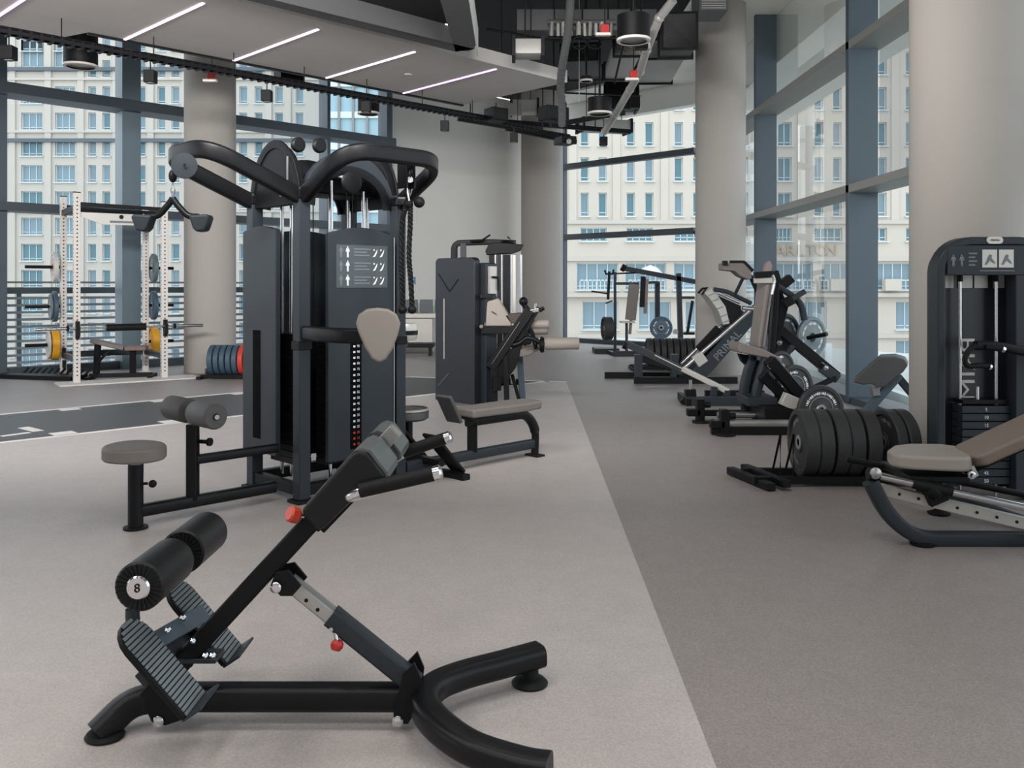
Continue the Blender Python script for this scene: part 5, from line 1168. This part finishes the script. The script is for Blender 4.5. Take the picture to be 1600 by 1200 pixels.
# ------------------------------------------------------------ row of black plates behind the leg press
fr2 = thing('far_plate_rack', 'low black rack with a row of bumper plates beside the far column', 'plate rack', (2.5, 14.2, 0))
for y in (14.05, 14.33): MB().bar((1.9, y, .05), (3.0, y, .05), .05, .06).build('rail', M_dark, fr2, bevel=.004)
for x in (1.93, 2.6): MB().bar((x, 13.9, .03), (x, 14.5, .03), .07, .05).build('foot', M_dark, fr2)
bp2 = None; odn = ('first', 'second', 'third', 'fourth', 'fifth', 'sixth', 'seventh', 'eighth')
for i in range(8):
    lb_ = 'black bumper, %s from the left in the row beside the far column' % odn[i]
    if i == 0: bp2 = plate('bumper_plate', lb_, (2.19, 14.2, .285), (1, 0, 0), .225, .082, M_pl, M_steel, 'black bumpers beside the far column', marks=(0, 180), letters=M_dim)
    else: plate_copy(bp2, (i*.103, 0, 0), lb_)

# ------------------------------------------------------------ far chest press station by the centre window
YF = 17.0
cp = thing('chest_press', 'distant black press machine with a tall taupe back pad by the centre window', 'gym machine', (2.6, YF, 0))
def cpp(px, py, y=YF): return at(px, py, y)
def cb(n_, a, b_, w_, h_, m_=M_slate): return MB().bar(a, b_, w_, h_, (0, 1, 0)).build(n_, m_, cp, bevel=.006)
cb('post', cpp(961, 425), V((cpp(961, 0).x, YF, .03)), .05, .06); cb('post', V((cpp(1064, 0).x, YF, .03)), cpp(1060, 427), .09, .11, M_slate); cb('post', cpp(1027, 440, 17.4), V((cpp(1027, 0, 17.4).x, 17.4, .05)), .09, .10, M_slate)
cb('top_beam', cpp(973, 419), cpp(1090, 441), .09, .11, M_slate); MB().cyl(cpp(971, 417), cpp(977, 420), .07, n=14).build('beam_cap', M_dark, cp)
cb('cross_bar', cpp(952, 428), cpp(1000, 426), .03, .035, M_dark); cb('cross_bar', cpp(961, 443), cpp(998, 443), .05, .05); cb('cross_bar', cpp(1003, 442), cpp(1028, 441), .05, .05)
cb('arm', cpp(952, 424), cpp(950, 468), .05, .07, M_dark); MB().tube([cpp(945, 422), cpp(947, 428), cpp(957, 428), cpp(959, 421)], .02, 8).build('band_hook', M_dark, cp)
cb('handle', cpp(924, 455), cpp(950, 459), .03, .035, M_dark); cb('handle', cpp(946, 474), cpp(957, 470), .025, .03, M_dark)
cb('back_pad', cpp(991, 444), cpp(985, 500), .20, .07, M_taupe); cb('back_frame', cpp(986, 500), cpp(984, 522), .05, .07, M_taupe)
cb('hanging_stack', cpp(1005, 432), cpp(1003, 480), .09, .08, M_dark); cb('hanging_stack', cpp(1011, 436), cpp(1008, 490), .06, .06, M_brown)
MB().box(cpp(980, 503), (.27, .3, .035)).build('seat', M_silver, cp, bevel=.006); cb('seat_post', cpp(979, 503), V((cpp(979, 0).x, YF, .05)), .05, .04)
cb('base_beam', V((cpp(958, 0).x, YF, .05)), V((cpp(1085, 0).x, YF, .05)), .10, .08); cb('arm_frame', cpp(1064, 465), cpp(1085, 465), .05, .06); cb('arm_frame', cpp(1068, 521), cpp(1085, 521), .05, .08, M_dark); cb('arm_frame', cpp(1082, 470), cpp(1074, 520), .05, .06, M_dark)
MB().lathe(cpp(1055, 518, 16.9), (0, -1, 0), [(.001, 0), (.05, 0), (.05, .05), (.001, .05)], 14).build('horn_end', M_steel, cp)
m = MB(); m.bar(V((cpp(934, 540).x, 17.9, .05)), V((cpp(974, 540).x, 17.9, .05)), .6, .10); m.bar(V((cpp(955, 0).x, 17.9, .04)), V((cpp(961, 0).x, YF, .04)), .08, .06); m.build('foot_platform', M_slate, cp, bevel=.006)
plate('weight_plate', 'grey blue plate facing the camera on the distant press machine', cpp(1033, 512, 16.9), (0, -1, 0), .215, .05, M_plb, M_steel, marks=(30, 150, 210, 330), ring=M_plg)
plate('weight_plate', 'dark plate edge-on at the left arm of the distant press machine', cpp(949, 513, 16.9), (1, .15, 0), .22, .16, M_pl, M_steel)
MB().cyl(cpp(949, 513, 16.9), cpp(961, 513, 16.9), .03, n=10).build('plate_horn', M_dark, cp); MB().cyl(cpp(1033, 512, 16.95), cpp(1029, 512, 17.4), .03, n=10).build('plate_horn', M_dark, cp)

# ------------------------------------------------------------ hung ceiling raft with light strips
def GR(u_, n_, z): return U*u_+N*n_+Zv*z
raft = thing('ceiling_raft', 'grey hung ceiling raft with diagonal light strips', 'ceiling panel', GR(3, 8.8, 4.0))
# far edge n=9.72, near edge n=7.83, right end u=8.7
m = MB(); m.prism([GR(-3, 7.60, 4.0), GR(8.72, 7.70, 4.0), GR(8.72, 9.72, 4.0), GR(3.45, 9.72, 4.0), GR(3.3, 10.2, 4.0), GR(-3, 10.2, 4.0)], (0, 0, .16)); m.build('panel', M_raft, raft, smooth=False)
m = MB(); m.bar(GR(3.45, 9.745, 4.1), GR(8.72, 9.745, 4.1), .05, .24); m.build('edge_trim', M_dark, raft)
def led(p, q, m_): 
    MB().bar(V(p), V(q), .026, .012).build('light_strip', m_, raft, smooth=False)
Zr = 3.995
def onz(px, py, z=Zr): Y = (z-H)*F/(446-py); return V(((px-800)/F*Y, Y, z))
for (a, b_), m_ in ((((-40, 50), (42, -4)), M_ledp), (((195, 62), (318, 5)), M_led), (((365, 95), (497, 46)), M_led), (((510, 122), (648, 81)), M_led), (((630, 146), (775, 108)), M_ledp)):
    led(onz(*a), onz(*b_), m_)
p = onz(638, 117); MB().lathe((p.x, p.y, 4.0), -Zv, [(.001, 0), (.05, 0), (.05, .008), (.001, .008)], 16).build('downlight', M_white, raft)
# coffer frame (bulkhead ring) with a dark recess
cf = thing('ceiling_coffer', 'dark grey coffer frame hanging under the ceiling at the top centre', 'ceiling panel', (-2, 8, 3.9))
zc = 3.88
def oc(px, py): return onz(px, py, zc)
A1, A2 = oc(300, 1), oc(746, 88); B1, B2_ = oc(400, 3), oc(712, 81)
u_out = A2; out_l = A2-U*9.5; inn = B2_; inn_l = B2_-U*9.2
fw = V((.02, -1, 0))
cr, cri = A2, B2_
ex_o = V((-.395, 2.5, zc)); ex_i = V((-.72, 2.5, zc))
pa_ = cr-U*.5; pb_ = V((cr.x, cr.y-.5, zc)); edge_o = [out_l, pa_]+[pa_*(1-t)**2+cr*2*t*(1-t)+pb_*t*t for t in (.25, .5, .75)]+[pb_, ex_o]
m = MB(); m.prism(edge_o+[ex_i, cri, inn_l], (0, 0, .30)); m.build('frame', M_frame, cf, smooth=False)
m = MB(); m.prism([inn_l+Zv*.26, cri+Zv*.26, ex_i+Zv*.26], (0, 0, .05)); m.build('recess_lid', M_ceil, cf, smooth=False)
p = onz(697, 41, zc+.25); MB().lathe((p.x, p.y, zc+.262), -Zv, [(.001, 0), (.055, 0), (.055, .01), (.001, .01)], 16).build('downlight', M_lamp, cf)
m = MB(); m.bar(cr+V((.004, 0, .15)), ex_o+V((.004, 0, .15)), .012, .30); m.build('side_fascia', M_wall, cf)

# ------------------------------------------------------------ cable tray with hung spotlights along the raft's far edge
ty = thing('cable_tray', 'black ladder cable tray running along the far edge of the raft', 'cable tray', GR(2.6, 9.4, 3.75))
ta, tb2 = GR(-1.2, 9.40, 3.76), GR(10.0, 9.40, 3.76)
for s_ in (-.05, .05): MB().bar(ta+N*s_, tb2+N*s_, .018, .035).build('side_rail', M_dark, ty)
m = MB()
for k in range(118):
    c = ta+U*(k*.095); m.bar(c-N*.055, c+N*.055, .03, .07)
o = m.build('rung', M_dark, ty, smooth=False); o['kind'] = 'stuff'
m = MB(); m.tube([ta+V((0, 0, .04)), tb2+V((0, 0, .04))], .02, 6); m.build('cable', M_black, ty)
for k in range(12): MB().cyl(ta+U*(.6+k*.92), ta+U*(.6+k*.92)+Zv*(.30 if k < 11 else .6), .006, n=6).build('hanger', M_dark, ty)
def spot(px, py, Y, s, lbl, drop):
    c = at(px, py, Y); r_ = thing('ceiling_speaker', lbl, 'speaker', c, 'small cube fittings under the cable tray')
    MB().box(c, (s, s, s*1.15)).build('cube_body', M_dark, r_, bevel=.008); MB().cyl(c+Zv*s*.5, c+Zv*(s*.5+drop), .007, n=6).build('stem', M_dark, r_)
    MB().cyl(c-Zv*s*.58, c-Zv*(s*.58+.006), s*.36, n=14).build('grille', M_dim, r_)
def YT_(px): 
    k = (px-800)/F; return (9.4/S2)/(1-k)
for px, py, s_, lb_ in ((14, 83, .115, 'leftmost'), (235, 120, .115, 'second from the left'), (417, 150, .115, 'third from the left'), (572, 167, .12, 'fourth from the left'), (695, 197, .12, 'fifth from the left'), (803, 215, .12, 'sixth from the left')):
    Y = YT_(px); zz = at(px, py, Y).z
    spot(px, py, Y, s_, 'small black cube fitting under the cable tray, '+lb_, max(.05, 3.75-zz-s_*.5))
spot(943, 221, 14.0, .12, 'small black cube fitting hanging in front of the centre window', .5)
def drum(px, py, Y, r, h, lbl, top=5.7, lampm=M_lamp):
    c = at(px, py, Y); r_ = thing('pendant_light', lbl, 'ceiling light', c)
    MB().lathe(c, Zv, [(r*.86, .0), (r, 0), (r, h), (.001, h)], 28).build('drum', M_dark, r_)
    MB().lathe(c+Zv*.02, Zv, [(.001, 0), (r*.5, .0), (r*.5, .02), (r*.86, .0)], 24).build('reflector', M_silver, r_)
    MB().lathe(c+Zv*.015, -Zv, [(r*.82, -.004), (r*1.03, -.004), (r*1.03, .02), (r*.82, .02)], 28).build('rim', M_white, r_)
    MB().cyl(c+Zv*h, V((c.x, c.y, top)), .015, n=8).build('stem', M_dark, r_)
drum(126, 104, 10.6, .19, .40, 'large black drum light hanging at the upper left below the raft', 4.0)
drum(990, 64, 8.9, .165, .25, 'large black drum light with a bright rim, upper centre right')
drum(937, 178, 11.9, .16, .21, 'black drum light hanging low in the duct cluster')
drum(576, 178, 12.4, .15, .20, 'black drum light at the raft edge above the cable station', 4.0)
drum(916, 127, 12.1, .085, .06, 'small white disc light hanging in the duct cluster')
# loudspeaker boxes under the raft edge
for px, py, Y, w_, h_, lb_ in ((452, 119, 11.6, .34, .16, 'black loudspeaker box under the raft edge above the cable station'), (775, 180, 12.9, .27, .19, 'black box fan unit at the right end of the raft'), (865, 179, 13.2, .40, .22, 'wide black box unit hanging beside the duct cluster')):
    c = at(px, py, Y); r_ = thing('ceiling_unit', lb_, 'speaker', c); MB().box(c, (w_, .25, h_), Matrix.Rotation(.6, 3, 'Z')).build('housing', M_dark, r_, bevel=.015)
    MB().box(c+V((.05, -.13, 0)), (w_*.8, .02, h_*.8), Matrix.Rotation(.6, 3, 'Z')).build('grille', M_black, r_); MB().cyl(c+Zv*h_*.5, V((c.x, c.y, 4.0 if px < 800 else 5.7)), .012, n=6).build('bracket', M_dark, r_)
for px, py, Y, lb_ in ((331, 118, 10.4, 'red and white alarm sounder under the raft at the left'), (945, 45, 9.6, 'small red alarm unit high in the duct cluster'), (990, 116, 10.6, 'red and white alarm sounder beside the ducts')):
    c = at(px, py, Y); r_ = thing('alarm_sounder', lb_, 'alarm', c); MB().box(c, (.09, .06, .09)).build('sounder', M_red, r_, bevel=.008); MB().box(c+V((-.02, 0, -.06)), (.16, .06, .03)).build('base', M_white, r_, bevel=.004)
    MB().cyl(c+Zv*.04, V((c.x, c.y, 4.0 if px < 500 else 5.0)), .006, n=6).build('wire', M_dark, r_)
# ------------------------------------------------------------ ducts and pipes over the middle of the room
def duct(lbl, pts, wd, ht, m_=M_ductd, up=(0, 0, 1), flanges=True):
    c = V(pts[0]); r_ = thing('air_duct', lbl, 'duct', c); m = MB(); m.rtube([V(p) for p in pts], wd, ht, .05, up); m.build('duct_run', m_, r_)
    if flanges:
        for p, q in ((V(pts[0]), V(pts[1])), (V(pts[-1]), V(pts[-2]))):
            e = (q-p).normalized(); MB().bar(p, p+e*.04, wd+.06, ht+.06).build('flange', M_dark, r_)
    for p in (V(pts[0]), V(pts[-1])):
        p = p+(V(pts[1])-V(pts[0])).normalized()*(.15 if p == V(pts[0]) else -.15); MB().cyl(p+Zv*ht/2, V((p.x, p.y, 5.75)), .008, n=6).build('hanger', M_dark, r_)
    return r_
def duct2(lbl, px0, py0, Y0, px1, py1, wd, ht, m_=M_ductd):
    Y1 = Y0*(446-py0)/(446-py1); p, q = at(px0, py0, Y0)+Zv*ht/2, at(px1, py1, Y1)+Zv*ht/2
    return duct(lbl, [p, q], wd, ht, m_)
duct('wide grey duct crossing above the middle of the room', [at(808, 38, 11.0), at(1022, 38, 11.0)], .4, .26, M_ductd, flanges=False)
vr = thing('valve_manifold', 'row of pale vertical valves and pipes under the wide grey duct', 'pipes', at(910, 46, 10.7))
MB().tube([at(856, 34, 10.7), at(962, 34, 10.7)], .03, 8).build('header_pipe', M_ductd, vr); MB().tube([at(856, 59, 10.7), at(962, 59, 10.7)], .025, 8).build('header_pipe', M_dark, vr)
for k, px in enumerate((862, 872, 880, 893, 904, 913, 922, 931, 940, 955)): MB().cyl(at(px, 34, 10.7), at(px+(k % 3)-1, 57, 10.7), .022 if k % 2 else .03, n=10).build('valve_pipe', M_silver if k % 3 else M_steel, vr)
for px in (866, 910, 950): MB().cyl(at(px, 34, 10.7), V((at(px, 34, 10.7).x, 10.7, 5.75)), .008, n=6).build('hanger', M_dark, vr)
for px in (905, 930): MB().tube([at(px+11*math.cos(k*.5236), 66+10*math.sin(k*.5236), 10.5) for k in range(12)], .012, 6, closed=True).build('cable_coil', M_black, vr)
duct('flat grey duct under the wide duct near the raft corner', [at(800, 77, 10.2), at(850, 77, 10.2)], .3, .17, M_duct)
duct2('pale rectangular duct beside the large drum light', 981, 86, 11.7, 964, 124, .34, .22, M_duct)
duct2('galvanised duct in front of the white bulkhead', 1042, 90, 13.4, 1022, 130, .56, .26, M_duct)
duct2('dark ribbed duct beside the far column', 1062, 74, 10.6, 1055, 90, .38, .40, M_ductd)
duct('low grey duct above the centre window', [at(905, 196, 17.5), at(982, 199, 17.8)], .4, .22, M_duct)
duct('grey duct at the right end of the raft', [at(797, 168, 16.2), at(842, 168, 16.2)], .35, .22, M_duct)
duct('dark square duct behind the low drum light', [at(945, 152, 16.0), at(996, 152, 16.0)], .4, .48, M_dark)
duct2('grey duct between raft corner and pale duct', 905, 92, 12.6, 915, 125, .5, .2, M_ductd)
pp = thing('flexible_pipe', 'grey flexible pipe dropping through the ceiling services in front of the raft corner', 'pipe', at(885, 0, 9.6))
m = MB(); P = spline([at(892, -20, 9.6), at(890, 20, 9.6), at(886, 60, 9.8), at(880, 95, 10.1), at(876, 130, 10.5), at(878, 165, 10.8), at(878, 196, 11.0)], 10)
m.tube(P, .045, 12); m.build('pipe_run', M_frame, pp)
m = MB()
for i in range(0, len(P)-1, 2): m.cyl(P[i], P[i]+(P[i+1]-P[i])*.4, .049, n=12)
o = m.build('rib', M_frame, pp); o['kind'] = 'stuff'
p2 = thing('conduit_run', 'jointed galvanised conduit descending diagonally through the ceiling services', 'pipe', at(1000, 100, 10.5))
P = [at(1052, 0, 9.7), at(1030, 28, 9.9), at(1010, 78, 10.3), at(1000, 112, 10.9), at(984, 140, 11.6), at(962, 178, 12.4), at(945, 205, 13.2)]
MB().tube(P, .05, 10).build('pipe_run', M_duct, p2)
for p in P[1:]: MB().sphere(p, .058, 10, 6).build('joint', M_silver, p2)
for i, (a, b_, Y0, Y1, lb_) in enumerate((((760, 45), (880, 66), 10.4, 11.2, 'thin pipe above the raft corner'), ((905, 60), (905, 160), 11.5, 11.5, 'vertical wire beside the flexible pipe'), ((880, 145), (1000, 150), 13.0, 13.5, 'thin conduit above the centre window'), ((990, 0), (960, 130), 9.8, 11.8, 'thin dark conduit beside the drum light'), ((780, 0), (784, 92), 10.0, 10.8, 'vertical dark conduit at the raft corner'))):
    a_ = at(*a, Y0)
    if i in (1, 4): a_.z = 5.75
    MB_ = MB().tube([a_, at(*b_, Y1)], .014 if i != 1 else .005, 8); o = MB_.build('conduit', M_dark if i != 1 else M_steel); tag(o, lb_, 'pipe')
sg_ = thing('service_gantry', 'dark steel gantry of rails under the ducts above the white wall', 'gantry', at(850, 195, 12.6))
for a, b_, Y0, Y1 in (((715, 185), (890, 214), 14.6, 15.4), ((760, 188), (985, 206), 15.6, 16.2), ((790, 200), (900, 222), 15.0, 15.6), ((860, 196), (975, 176), 14.0, 14.9)):
    MB().bar(at(*a, Y0), at(*b_, Y1), .06, .08).build('rail', M_dark, sg_)
for px, py, Y in ((735, 188, 14.7), (848, 207, 15.2), (930, 201, 16.0)): p = at(px, py, Y); MB().cyl(p, V((p.x, p.y, 5.7)), .01, n=6).build('hanger', M_dark, sg_)
for px, py, Y, w_, h_, lb_ in ((1002, 62, 9.9, .13, .22, 'small dark junction box with a pale edge beside the large drum light'), (992, 160, 14.6, .15, .2, 'small dark junction box at the end of the dark square duct'), (800, 171, 15.4, .3, .2, 'pale control box above the gantry near the white wall')):
    c = at(px, py, Y); r_ = thing('junction_box', lb_, 'box', c); MB().box(c, (w_, .12, h_)).build('housing', M_dark if px > 900 else M_duct, r_, bevel=.006); MB().box(c+V((w_*.5+.015, 0, 0)), (.025, .13, h_*1.05)).build('edge_plate', M_silver, r_)
    MB().cyl(c+Zv*h_*.5, V((c.x, c.y, 5.75)), .01, n=6).build('hanger', M_dark, r_)
pj = thing('ceiling_projector', 'dark projector box hanging above the corner of the centre window', 'projector', at(885, 218, 14.0))
MB().box(at(883, 220, 14.0), (.26, .3, .12), Matrix.Rotation(.4, 3, 'Z')).build('housing', M_dark, pj, bevel=.012); MB().cyl(at(889, 220, 13.86), at(889, 221, 13.8), .04, n=14).build('lens', M_steel, pj); MB().cyl(at(884, 214, 14.0), at(884, 190, 14.0)+Zv*.3, .014, n=8).build('stem', M_dark, pj)
vt = thing('slab_grille', 'dark air grille box fixed to the ceiling above the far column', 'vent', at(1105, 8, 11.5))
p, q = at(1090, 20, 11.5), at(1135, -4, 11.5); MB().mm((p.x, 11.4, p.z), (q.x, 11.9, 5.74)).build('grille_box', M_ductd, vt, bevel=.01)
for k in range(5): MB().bar(V((p.x+.03, 11.395, p.z+.03+k*.03)), V((q.x-.03, 11.395, p.z+.03+k*.03)), .01, .012).build('louvre', M_duct, vt)
